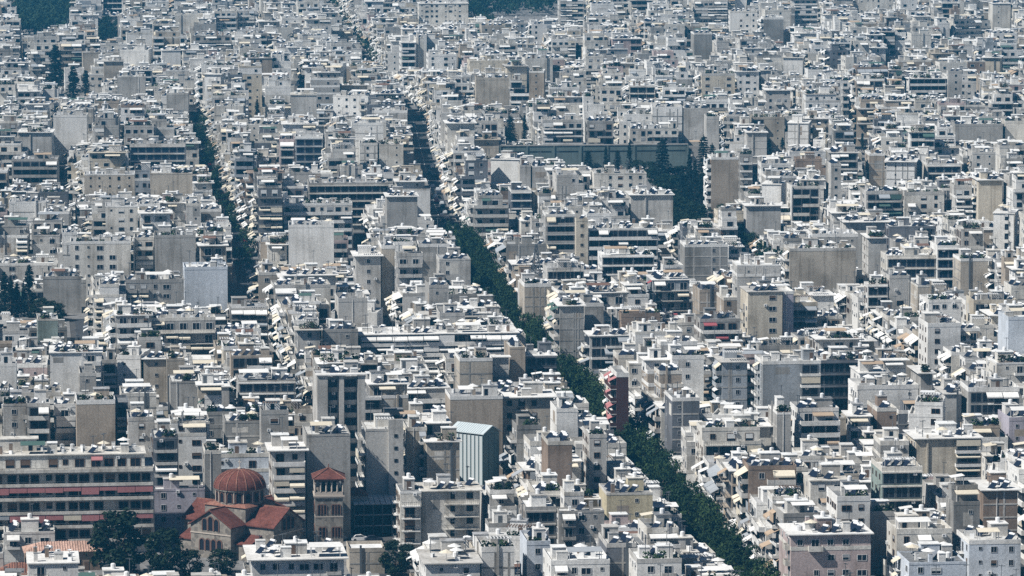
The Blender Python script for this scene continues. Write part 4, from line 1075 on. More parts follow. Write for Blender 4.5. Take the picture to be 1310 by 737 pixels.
while u < 2030 * YS:
    nrow = rngL.choice([4, 4, 5, 5, 6])
    nb += 1
    for si in range(len(STREETS)): v_ = STREETS[si][0]; JIT[(si, nb)] = 0 if v_ == 0 or (v_ == -75 and 1540 < u < 2180) or (v_ in (-37, 64, 99) and u < 1560) else rngL.uniform(-5.5, 5.5)
    dd = [rngL.uniform(10.5, 14.0) for _ in range(nrow)]
    for si in range(len(STREETS) - 1):
        va, vb = STREETS[si][0] + (half(si, u) + 1.5) / fan(u), STREETS[si + 1][0] - (half(si + 1, u) + 1.5) / fan(u)
        # is any of it in view?
        cx, cy = uv(u + sum(dd) / 2, (va + vb) / 2)
        p = px_of(cx, cy)
        mg = 100 * FPX / cy
        if p < -mg or p > 1310 + mg: continue
        ff = fan(u)
        if True:
            va += JIT[(si, nb)]; vb += JIT[(si + 1, nb)]
        ncol = max(2, round((vb - va) * ff / rngL.uniform(9.6, 13.4)))
        BLOCKS.append((u, u + sum(dd), va - 1.4, vb + 1.4))
        jit = rngL.uniform(-R(2.2), R(2.2))
        base_h = rngL.choice([15.5, 18.5, 18.5, 18.5, 21.5])
        cuts = [va] + [va + (vb - va) * (k + rngL.uniform(-.14, .14)) / ncol for k in range(1, ncol)] + [vb]
        uu = u
        for r in range(nrow):
            off = [0] + [rngL.uniform(-1.6, 1.6) for _ in range(1, ncol)] + [0]
            for ci in range(ncol):
                v0, v1 = cuts[ci] + off[ci], cuts[ci + 1] + off[ci + 1]
                w, d = (v1 - v0) * ff - .06, dd[r] - .06
                if w < 5: continue
                edge_l, edge_r, front_row = ci == 0, ci == ncol - 1, r == 0
                if not (edge_l or edge_r or front_row or r == nrow - 1) and rngL.random() < .22: continue     # courtyard
                x, y = uv(uu + dd[r] / 2, (v0 + v1) / 2)
                p = px_of(x, y)
                mg = 72 * FPX / y
                if p < -mg or p > 1310 + mg: continue
                h = base_h + rngL.choice([-9.3, -6.2, -6.2, -3.1, -3.1, 0, 0, 0, 0, 3.1, 3.1, 5.2]) + rngL.uniform(-.7, .7)
                if rngL.random() < .09: h = rngL.uniform(5, 10.5)
                if STREETS[si + 1][0] == 0 and edge_r: h = min(h, rngL.uniform(15.5, 18.5))
                if STREETS[si + 1][0] in (-37, 64, 99) and edge_r and u < 1560 and rngL.random() < .75: h = min(h, rngL.uniform(11, 14.5))
                if STREETS[si + 1][0] == -75 and edge_r and 1560 < u < 2180: h = min(h, 15.0)
                pw = w * FPX / y / 2 * 1.05
                p2 = px_of(x - d / 2 * math.sin(local_yaw(y)), y + d / 2)
                a0, a1 = min(p, p2) - pw, max(p, p2) + pw
                skip = False
                for ox0, ox1, oy0, oy1 in OPEN:
                    if a1 > ox0 and a0 < ox1 and y + d / 2 > oy0 and y - d / 2 < oy1: skip = True; break
                if skip: continue
                b = B(x=x, y=y, w=w, d=d, yaw=local_yaw(y) + jit, h=h, seed=rngL.randrange(10 ** 9), wall=rngL.choice(WCH if y < 1950 else WCHF), lm=False)
                lst = near_lm(b)
                if any(overlap(b, o) for o in lst):
                    ok = False
                    for sw, sd, mx, my in ((.6, 1, -.2, 0), (.6, 1, .2, 0), (1, .6, 0, .2), (1, .6, 0, -.2), (.55, .6, -.22, .2), (.55, .6, .22, .2), (.55, .6, -.22, -.2), (.55, .6, .22, -.2)):
                        c, q = math.cos(b.yaw), math.sin(b.yaw)
                        b2 = B(**{**b.__dict__, 'w': w * sw, 'd': d * sd, 'x': x + c * w * mx - q * d * my, 'y': y + q * w * mx + c * d * my})
                        if b2.w > 5 and b2.d > 5 and not any(overlap(b2, o) for o in lst): b, ok = b2, True; break
                    if not ok: continue
                cap = cap_of(b)
                if cap < b.h: b.h = cap - rngL.uniform(0, 1.2)
                if b.h < 4.0: continue
                h = b.h
                b.ns = rngL.choice([0, 0, 1, 1, 2, 2, 3]) if h > 11 else 0
                rr = rngL.random()
                if front_row: b.front = 'B' if rr < .62 else 'MR' if rr < .74 else 'ML' if rr < .84 else 'W'
                else: b.front = 'P' if rr < .36 else 'W' if rr < .56 else 'B' if rr < .76 else 'ML' if rr < .86 else 'MR' if rr < .96 else 'G'
                b.left = ('B' if rngL.random() < .9 else 'W') if edge_l else rngL.choice('PPW')
                if edge_l: b.opt = dict(awp=rngL.uniform(.55, .95)); b.opt['street'] = 1; b.aw = rngL.choice(['white', 'white', 'cream', 'white', 'cream', 'tan', 'grey'])
                if b.wall == 'white' and b.front in 'P' and rngL.random() < .2: b.yaw -= R(14); b.w *= .86; b.d *= .86
                BLD.append(b)
        # next row
            uu += dd[r]
    u += sum(dd) + 8.0
for b in BLD: b.dist = math.hypot(b.x, b.y)

# ------------------------------------------------------------------ which of them shows, and how much (coarse depth sorting of the boxes)
ZW, ZH, ZS = 655, 369, 2.0
ID = np.full((ZH, ZW), -1, dtype=np.int32)
def hull(P):
    P = sorted(set(P))
    def half(pts):
        o = []
        for p in pts:
            while len(o) >= 2 and (o[-1][0] - o[-2][0]) * (p[1] - o[-2][1]) - (o[-1][1] - o[-2][1]) * (p[0] - o[-2][0]) <= 0: o.pop()
            o.append(p)
        return o[:-1]
    return half(P) + half(P[::-1])
for i in sorted(range(len(BLD)), key=lambda i: -BLD[i].y):
    b = BLD[i]
    P = []
    for X, Y in b.corners():
        for Z in (0.0, b.h + .8):
            px, py = project(X, Y, Z); P.append((px / ZS, py / ZS))
    xs = [p[0] for p in P]; ys = [p[1] for p in P]
    x0, x1, y0, y1 = max(0, int(min(xs))), min(ZW, int(max(xs)) + 2), max(0, int(min(ys))), min(ZH, int(max(ys)) + 2)
    b.ytop_px = min(ys) * ZS; b.box_px = (min(xs) * ZS, max(xs) * ZS, min(ys) * ZS, max(ys) * ZS)
    if x0 >= x1 or y0 >= y1: continue
    gx, gy = np.meshgrid(np.arange(x0, x1) + .5, np.arange(y0, y1) + .5)
    m = np.ones(gx.shape, bool)
    H = hull(P)
    for k in range(len(H)):
        (ax, ay), (bx, by) = H[k], H[(k + 1) % len(H)]
        m &= (bx - ax) * (gy - ay) - (by - ay) * (gx - ax) >= 0
    ID[y0:y1, x0:x1][m] = i
cnt = np.bincount((ID[ID >= 0]).ravel(), minlength=len(BLD))
for i, b in enumerate(BLD): b.vis = int(cnt[i]) * 4
yy, xx = np.nonzero(ID >= 0)
ids = ID[yy, xx]
lowest = np.full(len(BLD), -1.0); np.maximum.at(lowest, ids, (yy + 1) * ZS)
sx = np.bincount(ids, weights=xx * ZS, minlength=len(BLD)); sy = np.bincount(ids, weights=yy * ZS, minlength=len(BLD))
for i, b in enumerate(BLD):
    if b.vis:
        b.cx, b.cy = sx[i] / cnt[i], sy[i] / cnt[i]
        b.zlow = max(0.0, z_at_depth(lowest[i], b.y - b.d / 2) - 3.5)
        if lowest[i] >= ZH * ZS - 3: b.zlow = max(0.0, b.zlow - 4)
    else:
        b.zlow = max(0, b.h - 3.5)
    b.off = b.vis == 0 and (b.box_px[0] > 1300 or b.box_px[1] < 10 or b.box_px[2] > 730)
    if b.off: b.zlow = max(0, b.h - 3.4)
    b.lod = 2 if b.off else 0 if b.y < 980 * YS else (1 if b.y < 1350 * YS else 2)
ranked = sorted([b for b in BLD if b.vis], key=lambda b: -b.vis * (1.35 if b.label else 1.0))
SINGLE = ranked[:298]
sset = set(id(b) for b in SINGLE)
REST = [b for b in BLD if id(b) not in sset]
for b in BLD:
    if b.lm and __name__ == '__main__':
        x0, x1, y0, y1 = b.rect; e = (min(x1, 1310) - max(x0, 0)) * (min(y1, 737) - max(y0, 0))
        if b.vis < .6 * e: print('HIDDEN', b.rect, b.vis, e, b.label, round(b.w, 1), round(b.d, 1), round(b.fl[1]))
if __name__ == '__main__': print('LOTS', len(BLD), 'visible', sum(1 for b in BLD if b.vis), 'single', len(SINGLE), 'min vis', SINGLE[-1].vis, 'lm single', sum(1 for b in SINGLE if b.lm))

# ------------------------------------------------------------------ labels for the ordinary buildings
ANCH = [(b.nick, (b.rect[0] + b.rect[1]) / 2, b.rect[2] + 8) for b in BLD if b.nick] + [
    ('the church dome', 307, 620), ('the bell tower', 418, 630), ('the metal hall', 612, 565), ('the lattice mast', 686, 330), ('the long retaining wall', 780, 195),
    ('the cypress park', 880, 235), ('the three dark cypresses', 90, 90), ('the black cypress row', 30, 365)]
CW = {'white': 'white', 'off_white': 'off-white', 'cream': 'cream', 'beige': 'beige', 'tan': 'tan', 'pale_grey': 'pale grey', 'grey': 'grey', 'dark_grey': 'dark grey', 'blue_grey': 'blue-grey',
      'pink': 'pale pink', 'lilac': 'lilac', 'dark_red': 'dark red', 'yellow': 'pale yellow', 'concrete': 'bare concrete', 'brown': 'brown', 'pale_blue': 'pale blue', 'green_grey': 'green-grey'}
FT = {'P': 'blank-walled', 'B': 'balconied', 'W': 'windowed', 'G': 'glazed', 'ML': 'half-balconied', 'MR': 'half-balconied', 'S': 'strip-windowed'}
def phrases(b):
    f = b.feats
    out = []
    if f.get('terr_aw'): out.append('a terrace awning')
    if f.get('pergola') == 'slat': out.append('a slatted roof pergola')
    if f.get('pergola') == 'cloth': out.append('a roof canopy')
    if f.get('aw') and b.front[0] in 'BM': out.append(f'{f["aw"]} awnings')
    if b.left == 'B' and b.x > -60 and b.opt.get('street'): out.append('sunlit side balconies')
    if f.get('heat', 0) >= 4: out.append('many rooftop solar heaters')
    elif f.get('heat', 0) >= 2: out.append('a few rooftop solar heaters')
    if f.get('room'): out.append('a rooftop stair room')
    out.append('a plain roof')
    return out
def relation(b, a):
    dx, dy = b.cx - a[1], b.cy - a[2]
    if abs(dx) < 26: return 'behind' if dy < 0 else 'in front of'
    if abs(dy) < 22: return 'beside'
    return 'diagonally behind' if dy < 0 else 'diagonally in front of'
USED = set(b.label for b in BLD if b.label)
def auto_label(b):
    size = 'tall' if b.h > 21.5 else 'low' if b.h < 11 else 'wide' if b.w > 17 else 'narrow' if b.w < 8.5 else ''
    near = sorted(ANCH, key=lambda a: math.hypot(b.cx - a[1], (b.cy - a[2]) * 1.3))
    near = [a for a in near if a[0] != b.nick][:5]
    head = ' '.join(x for x in (size, CW[b.wall], FT[b.front], 'block with') if x)
    for a in near:
        for ph in phrases(b)[:4]:
            t = f'{head} {ph} {relation(b, a)} {a[0]}'
            if len(t.split()) <= 16 and t not in USED:
                USED.add(t); return t
    for a in near:
        for ph in phrases(b):
            for side in ('left', 'right'):
                if (side == 'left') == (b.cx < a[1]):
                    t = f'{head} {ph} {side} of {a[0]}'
                    if len(t.split()) <= 16 and t not in USED: USED.add(t); return t
    t = f'{head} {phrases(b)[0]} far from {near[0][0]}'
    USED.add(t); return t
for b in sorted(SINGLE, key=lambda b: -b.vis):
    S = Thing('apartment_building', (b.x, b.y, 0), b.yaw)
    build_building(b, S)
    tag(S.root, b.label or auto_label(b), 'building', 'apartment buildings of the dense city')
for b in REST:
    build_building(b, Mass((b.x, b.y, 0), b.yaw))
far = mobj('distant_buildings', mesh_from('distant_buildings', MASS))
tag(far, 'mass of small pale apartment blocks filling the rest of the city up to the top', 'buildings', None, 'stuff')

# ------------------------------------------------------------------ ground, streets and pavements
gm = MB(); gm.poly([(-2600, 150, 0), (2600, 150, 0), (2600, 6400, 0), (-2600, 6400, 0)])
g = mobj('ground', mesh_from('ground', [(gm.t(), ['ground_mat'], I4)])); g['kind'] = 'structure'
rm, mm = MB(), MB()
for si_, (v, hw) in enumerate(STREETS):
    us = [q * YS for q in (420, 600, 780, 900, 930, 945, 955, 965, 975, 985, 1000, 1030, 1200, 1500, 1800, 2150)]
    for a, b2 in zip(us[:-1], us[1:]):
        ha, hb_ = half(si_, a), half(si_, b2); p = [uv(a, v - ha), uv(a, v + ha), uv(b2, v + hb_), uv(b2, v - hb_)]
        rm.poly([(x, y, .02) for x, y in p])
    if v in (0, -75):
        u = 430 * YS
        while u < 1700 * YS:
            p = [uv(u, v - .12), uv(u, v + .12), uv(u + 3, v + .12), uv(u + 3, v - .12)]
            mm.poly([(x, y, .04) for x, y in p]); u += 7
ro = mobj('road', mesh_from('road', [(rm.t(), ['asphalt'], I4)])); ro['kind'] = 'structure'
mk = mobj('road_marking', mesh_from('road_marking', [(mm.t(), ['marking'], I4)])); mk['kind'] = 'structure'
pm_ = MB()
for (u0, u1, v0, v1) in BLOCKS:
    p = [uv(u0 - 2, v0), uv(u0 - 2, v1), uv(u1 + 2, v1), uv(u1 + 2, v0)]
    pm_.prism(p, 0.0, .13)
pv = mobj('pavement', mesh_from('pavement', [(pm_.t(), ['pavement_mat'], I4)])); pv['kind'] = 'structure'

# ------------------------------------------------------------------ trees
def leaf_quads(m, rng, c, r, n, size, flat=1.0, slot=0):
    """n small leaf faces filling a clump at c with radius r"""
    for _ in range(n):
        while True:
            q = Vector((rng.uniform(-1, 1), rng.uniform(-1, 1), rng.uniform(-1, 1)))
            if .15 < q.length < 1: break
        p = Vector((c[0] + q.x * r, c[1] + q.y * r, c[2] + q.z * r * flat))
        nrm = (q.normalized() + Vector((rng.uniform(-.7, .7), rng.uniform(-.7, .7), rng.uniform(-.3, .9)))).normalized()
        a = nrm.orthogonal().normalized(); b = nrm.cross(a)
        t = rng.uniform(0, 6.28); a, b = a * math.cos(t) + b * math.sin(t), b * math.cos(t) - a * math.sin(t)
        s = size * rng.uniform(.6, 1.3)
        m.poly([p - a * s * .5, p + b * s * .38, p + a * s * .5, p - b * s * .38], slot)
def tree_templates(kind, rng):
    tr, cr = MB(), MB()
    if kind == 'street':                     # 10 m tall unit
        tr.tube((0, 0, 0), (.1, .1, 3.6), .22, 6, 0, .16)
        for k in range(5):
            a = k * 1.26 + rng.random(); L = rng.uniform(2.2, 3.4)
            tr.tube((.1, .1, 3.2 + .15 * k), (L * math.cos(a), L * math.sin(a), 6.2 + rng.random() * 1.6), .12, 5, 0, .04)
        for k in range(34):
            a = rng.uniform(0, 6.28); e = rng.random(); rr = 3.9 * math.sqrt(rng.random()) * (1.0 if e < .6 else .75)
            leaf_quads(cr, rng, (rr * math.cos(a), rr * math.sin(a), 3.9 + 5.0 * e), rng.uniform(.9, 1.5), 24, .62, .8)
    elif kind == 'broad':
        tr.tube((0, 0, 0), (.2, 0, 5), .4, 7, 0, .28)
        for k in range(7):
            a = k * .9 + rng.random(); L = rng.uniform(2.4, 4.2)
            tr.tube((.2, 0, 3 + .4 * k), (L * math.cos(a), L * math.sin(a), 7 + rng.random() * 5), .18, 5, 0, .05)
        for k in range(70):
            a = rng.uniform(0, 6.28); z = rng.random(); prof = math.sin(math.pi * (.12 + .80 * z)) ** .7
            rr = 4.4 * prof * math.sqrt(rng.uniform(.15, 1))
            leaf_quads(cr, rng, (rr * math.cos(a), rr * math.sin(a), 1.6 + 11.6 * z), rng.uniform(1.0, 1.7), 40, .75, .85)
    elif kind == 'cypress':                  # 12 m tall unit
        tr.tube((0, 0, 0), (0, 0, 10), .2, 6, 0, .03)
        for k in range(64):
            z = rng.random() ** .9; prof = min(1, (z + .05) * 5) * (1 - z) ** .62
            a = rng.uniform(0, 6.28); rr = 1.05 * prof * rng.uniform(.3, 1)
            leaf_quads(cr, rng, (rr * math.cos(a), rr * math.sin(a), .5 + 11.2 * z), .32 + .35 * prof, 14, .5, 2.0)
        leaf_quads(cr, rng, (0, 0, 11.6), .22, 16, .35, 2.6)
    elif kind == 'conifer':
        tr.tube((0, 0, 0), (0, 0, 13.4), .28, 6, 0, .04)
        for k in range(15):
            z = 2.0 + k * .78; L = 2.5 * (1 - z / 14.6) ** .8 + .25
            for j in range(7):
                a = j * .9 + k * .5 + rng.uniform(-.2, .2); l2 = L * rng.uniform(.65, 1.1)
                tr.tube((0, 0, z), (l2 * math.cos(a), l2 * math.sin(a), z - .25), .05, 4, 0, .02)
                for s in (.4, .75, 1.0):
                    leaf_quads(cr, rng, (l2 * s * math.cos(a), l2 * s * math.sin(a), z - .25 * s), .42 + .1 * (1 - s), 7, .5, .6)
        leaf_quads(cr, rng, (0, 0, 13.4), .3, 18, .35, 2.2)
    else:                                    # bush
        for k in range(3):
            a = k * 2.1; tr.tube((0, 0, 0), (.6 * math.cos(a), .6 * math.sin(a), 1.4), .06, 5, 0, .02)
        for k in range(14):
            a = rng.uniform(0, 6.28); rr = 1.3 * math.sqrt(rng.random())
            leaf_quads(cr, rng, (rr * math.cos(a), rr * math.sin(a), .5 + 1.4 * rng.random()), .6, 18, .36, .8)
    return tr.t(), cr.t()
TT = {}
rt = random.Random(77)
for kind, leaf, nvar in (('street', 'leaf_street', 4), ('broad', 'leaf_dark', 3), ('cypress', 'leaf_cypress', 3), ('conifer', 'leaf_cypress', 2), ('bush', 'leaf_dark', 2)):
    TT[kind] = []
    for _ in range(nvar):
        a, c = tree_templates(kind, rt)
        TT[kind].append((a, c, leaf))
BASEH = {'street': 9.8, 'broad': 14.2, 'cypress': 12.0, 'conifer': 13.9, 'bush': 2.4}
NAMES = {'street': 'street_tree', 'broad': 'broadleaf_tree', 'cypress': 'cypress_tree', 'conifer': 'conifer_tree', 'bush': 'shrub'}
def tree(kind, x, y, h, label, group=None, wide=1.0, var=None, z0=0.0, leaf=None):
    lf = leaf; a, c, leaf = TT[kind][rt.randrange(len(TT[kind])) if var is None else var]
    s = h / BASEH[kind]
    leaf = lf or leaf
    if kind == 'street' and rt.random() < .35: leaf = 'leaf_street_b'
    r = empty(NAMES[kind], (x, y, z0), rt.uniform(0, 6.28)); r.scale = (s * wide, s * wide, s)
    mobj('trunk', shared_mesh('trunk', a, ['bark']), r); mobj('crown', shared_mesh('crown', c, [leaf]), r)
    return tag(r, label, 'tree' if kind != 'bush' else 'shrub', group)
def tree_px(kind, px, ybase, ytop, label, group=None, wide=1.0):
    x, y = at_height(px, ybase, 0); return tree(kind, x, y, z_at_depth(ytop, y), label, group, wide)
# the avenue
u = 470 * YS
while u < 1008 * YS:
    for v in (-2.6, 2.4):
        x, y = uv(u + rt.uniform(-1, 1), v + rt.uniform(-.6, .6))
        if u < 1000 * YS: tree('street', x, y, rt.uniform(9.0, 11.2), 'dense dark green street tree in the row lining the long diagonal avenue', 'street trees lining the avenue', .88)
    u += 8.4
for v, u0, u1, st in ((99, 900, 1080, 9), (-75, 960, 1290, 24), (0, 1500, 1900, 7), (64, 1560, 1760, 8)):
    u = u0 * YS
    lab = {99: 'round street tree in the leafy side street near the concrete party wall', -75: 'street tree in the narrow shaded street between balconies', 0: 'far blue-green street tree on the road climbing to the top edge', 64: 'far street tree on the side road below the dark hilltop wood'}[v]
    while u < u1 * YS:
        x, y = uv(u, v + (rt.choice((-4.5, 4.5)) if v == 0 else rt.uniform(-2.5, 2.5))); tree('street', x, y, rt.uniform(7.5, 10.5), lab, {99: 'trees of the leafy side street', -75: 'trees of the narrow shaded street', 0: 'trees of the far road', 64: 'trees of the far side road'}[v]); u += st * 1.5
# trees that stand out one by one
for k, px, yb, yt, lab, wd in SOLO:
    tree_px(k, px, yb, yt, lab, None, wd)
for i, (px, yb, h, wd) in enumerate(((852, 296, 11, 1.2), (862, 300, 12, 1.2), (872, 303, 11, 1.2), (884, 305, 12, 1.1), (894, 306, 11, 1.2), (848, 270, 12, 1.3), (858, 274, 13, 1.2), (868, 280, 12, 1.2), (878, 286, 13, 1.2), (888, 290, 13, 1.2), (898, 292, 12, 1.2), (850, 250, 12, 1.3), (862, 254, 13, 1.2), (876, 258, 12, 1.2), (890, 262, 12, 1.2), (840, 236, 11, 1.4), (858, 240, 12, 1.4), (872, 240, 12, 1.4), (888, 244, 12, 1.3), (830, 226, 9, 1.4), (816, 222, 8, 1.3), (900, 250, 11, 1.2))):
    x, y = at_height(px, yb, 0); tree('broad', x, y, h * .72, 'leafy dark tree packed among the spires of the dark park', 'leafy trees of the dark park', wd * 1.3, leaf='leaf_park')
for px, yb, hh in ((130, 52, 9), (137, 48, 13), (143, 52, 8), (150, 49, 11)):
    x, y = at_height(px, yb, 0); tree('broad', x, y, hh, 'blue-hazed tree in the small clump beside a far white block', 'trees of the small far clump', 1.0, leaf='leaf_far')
# the woods at the top edge
FC = {}
for b in BLD: FC.setdefault((int(b.x // 30), int(b.y // 30)), []).append(b)
def inside(X, Y):
    for i in (-1, 0, 1):
        for j in (-1, 0, 1):
            for b in FC.get((int(X // 30) + i, int(Y // 30) + j), ()):
                c, q = math.cos(b.yaw), math.sin(b.yaw); dx, dy = X - b.x, Y - b.y
                if abs(c * dx + q * dy) < b.w / 2 + 1.2 and abs(-q * dx + c * dy) < b.d / 2 + 1.2: return True
    return False
wm = MB(); rw = random.Random(5)
for (p0, p1, d0, d1, hh, n) in ((22, 96, 1640, 1880, 11, 420), (-40, 60, 1690, 1900, 9, 160), (96, 125, 1700, 1800, 9, 60), (594, 722, 1738, 2000, 15, 480), (-60, 16, 1760, 1950, 10, 90), (236, 256, 1790, 1880, 12, 40), (850, 880, 1720, 1850, 12, 60), (905, 932, 1700, 1730, 10, 16), (985, 1015, 1720, 1770, 9, 24), (1140, 1165, 1800, 1850, 12, 24), (1085, 1110, 1690, 1800, 9, 30), (1295, 1330, 1690, 1800, 11, 30)):
    mid = (d0 + d1) / 2
    for _ in range(n):
        q = rw.random(); e = 1 - .45 * abs(2 * q - 1) ** 2 * rw.random()
        Y = (mid + (d1 - d0) * (q - .5)) * YS; p0j, p1j = p0 + (p1 - p0) * (1 - e) * rw.random() - 5 + 9 * math.sin(Y * .021), p1 - (p1 - p0) * (1 - e) * rw.random() + 9 * math.sin(Y * .033); X = (rw.uniform(p0j, p1j) - 655) / FPX * (Y * CA + CAM_H * SA)
        H = hh * rw.uniform(.5, 1.3)
        if inside(X, Y): continue
        for _k in range(3):
            leaf_quads(wm, rw, (X + rw.uniform(-2, 2), Y + rw.uniform(-2, 2), H * rw.uniform(.25, .85)), rw.uniform(1.8, 2.8), 15, 1.5, .9)
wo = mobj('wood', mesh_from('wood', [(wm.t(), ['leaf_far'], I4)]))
tag(wo, 'hazy blue-green wooded patches along the top edge of the city', 'wood', None, 'stuff')

# ------------------------------------------------------------------ the domed church
def gable_wing(L0, L1, w, eave, ridge, over=.5):
    """walls and roof of a wing along +x from L0 to L1"""
    a, r = MB(), MB()
    h = w / 2
    a.box(L0, L1, -h, h, 0, eave)
    a.poly([(L1, -h, eave), (L1, h, eave), (L1, 0, ridge)])
    t = .28
    for s in (-1, 1):
        p = [(L0, s * (h + over), eave - over * (ridge - eave) / h), (L1 + over, s * (h + over), eave - over * (ridge - eave) / h), (L1 + over, 0, ridge), (L0, 0, ridge)]
        q = [(x, y, z + t) for x, y, z in p]
        if s > 0: p, q = p[::-1], q[::-1]
        r.hexa(p + q)
    return a.t(), r.t()
def rot(t, ang, dx=0, dy=0): return (t, mat4((dx, dy, 0), (1, 1, 1), ang))
def arched(w, h, n=8):
    m = MB()
    def outline(w, h, o): return [(-w / 2 - o, 0)] + [((w / 2 + o) * -math.cos(math.pi * k / n), h - w / 2 + (w / 2 + o) * math.sin(math.pi * k / n)) for k in range(n + 1)] + [(w / 2 + o, 0)]
    I = outline(w, h, 0); O = outline(w, h, .22)
    m.poly([(x, -.03, z) for x, z in I], 0)
    for k in range(len(I) - 1):
        m.hexa([(O[k][0], -.14, O[k][1]), (I[k][0], -.14, I[k][1]), (I[k + 1][0], -.14, I[k + 1][1]), (O[k + 1][0], -.14, O[k + 1][1]),
                (O[k][0], 0.02, O[k][1]), (I[k][0], .02, I[k][1]), (I[k + 1][0], .02, I[k + 1][1]), (O[k + 1][0], .02, O[k + 1][1])], 1)
    return m.t()
ARCH = {}
def arch_t(w, h):
    if (w, h) not in ARCH: ARCH[(w, h)] = arched(w, h)
    return ARCH[(w, h)]
cxy = at_height(307, 652, 9.6)
ch = Thing('church', (cxy[0], cxy[1], 0), R(-33))
tag(ch.root, 'stone church with a ribbed red dome and red tiled gable roofs', 'church')
# arms: local +x towards the bell tower side, -y towards the viewer
for ang, L1, w in ((0, 13.2, 11.0), (-math.pi / 2, 11.0, 11.0), (math.pi, 11.5, 11.0), (math.pi / 2, 12.0, 11.0)):
    a, r = gable_wing(3.0, L1, w, 7.6, 10.9)
    ch.emit('wall', a, ['church_stone'], rz=ang)
    ro_ = ch.emit('roof', r, ['roof_red'], rz=ang)
    # ridge capping
    m = MB(); m.box(3.0, L1 + .5, -.18, .18, 10.98, 11.3); mobj('ridge_cap', shared_mesh('ridge_cap', m.t(), ['roof_terracotta']), ro_)
    for zz, ww, hh, xs in ((6.4, 1.15, 2.6, (-1.6, 0, 1.6)), (1.9, 1.15, 2.5, (-2.4, -.8, .8, 2.4))):
        for k, o in enumerate(xs):
            hh2 = hh + (.5 if (zz > 5 and o == 0) else 0)
            c, s = math.cos(ang), math.sin(ang)
            ch.emit('arched_window', arch_t(ww, hh2), ['pane_dark', 'church_brick'], (c * (L1 + .01) - s * o, s * (L1 + .01) + c * o, zz), rz=ang + math.pi / 2)
    m = MB(); m.box(L1 - .05, L1 + .16, -5.55, 5.55, 5.6, 5.85); ch.emit('string_course', m.t(), ['church_trim'], rz=ang)
# lower corner rooms with lean-to roofs
for sx_, sy_ in ((1, -1), (-1, -1), (-1, 1), (1, 1)):
    m = MB(); x0, x1 = sorted((sx_ * 5.45, sx_ * 9.6)); y0, y1 = sorted((sy_ * 5.45, sy_ * 9.4)); m.box(x0, x1, y0, y1, 0, 3.6)
    ch.emit('side_room', m.t(), ['church_stone'])
    m = MB(); ov = .4
    yi, yo = sy_ * 5.5, sy_ * 9.8
    p = [(x0 - ov, min(yi, yo), 0), (x1 + ov, min(yi, yo), 0), (x1 + ov, max(yi, yo), 0), (x0 - ov, max(yi, yo), 0)]
    zz = lambda y: 5.2 if abs(y) < 6 else 3.65
    m.hexa([(x, y, zz(y)) for x, y, _ in p] + [(x, y, zz(y) + .25) for x, y, _ in p]); ch.emit('lean_to_roof', m.t(), ['roof_red'])
m = MB(); m.box(-5.6, 5.6, -5.6, 5.6, 5.0, 11.15); ch.emit('crossing', m.t(), ['church_stone'])
m = MB(); m.hexa([(-5.9, -5.9, 11.15), (5.9, -5.9, 11.15), (5.9, 5.9, 11.15), (-5.9, 5.9, 11.15), (-4.6, -4.6, 11.75), (4.6, -4.6, 11.75), (4.6, 4.6, 11.75), (-4.6, 4.6, 11.75)]); ch.emit('crossing_roof', m.t(), ['roof_terracotta'])
m = MB(); m.lathe([(5.3, 11.2), (5.3, 14.3), (5.75, 14.45), (5.75, 14.75), (5.2, 14.8)], 32); drum = ch.emit('drum', m.t(), ['church_stone'])
for k in range(16):
    a = 2 * math.pi * (k + .5) / 16
    mobj('drum_window', shared_mesh('drum_window', arch_t(1.15, 2.1), ['pane_dark', 'church_brick']), drum, (5.3 * math.cos(a), 5.3 * math.sin(a), 11.95), a + math.pi / 2)
    m = MB() if k == 0 else m
    if k == 0: m.tube((0, 0, 11.9), (0, 0, 14.4), .17, 6); colt = m.t()
    a2 = 2 * math.pi * k / 16
    mobj('drum_column', shared_mesh('drum_column', colt, ['church_trim']), drum, (5.42 * math.cos(a2), 5.42 * math.sin(a2), 0))
prof = [(5.85 * math.cos(t) ** .92, 14.8 + 4.0 * math.sin(t)) for t in [math.pi / 2 * k / 10 * .985 for k in range(11)]]
m = MB(); m.lathe(prof, 48); dome = ch.emit('dome', m.t(), ['roof_red'])
m = MB()
for k in range(10):
    (r0, z0), (r1, z1) = prof[k], prof[k + 1]
    m.hexa([(r0 - .05, -.11, z0), (r0 + .13, -.11, z0), (r0 + .13, .11, z0), (r0 - .05, .11, z0), (r1 - .05, -.11, z1 + .02), (r1 + .11, -.11, z1 + .07), (r1 + .11, .11, z1 + .07), (r1 - .05, .11, z1 + .02)])
ribt = m.t()
for k in range(16): mobj('rib', shared_mesh('rib', ribt, ['roof_terracotta']), dome, rz=2 * math.pi * k / 16 + .1)
m = MB(); m.lathe([(.5, 18.7), (.45, 19.1), (.12, 19.3), (.1, 19.7)], 10); m.box(-.06, .06, -.06, .06, 19.7, 21.0); m.box(-.45, .45, -.06, .06, 20.35, 20.5); ch.emit('finial_cross', m.t(), ['church_trim'])

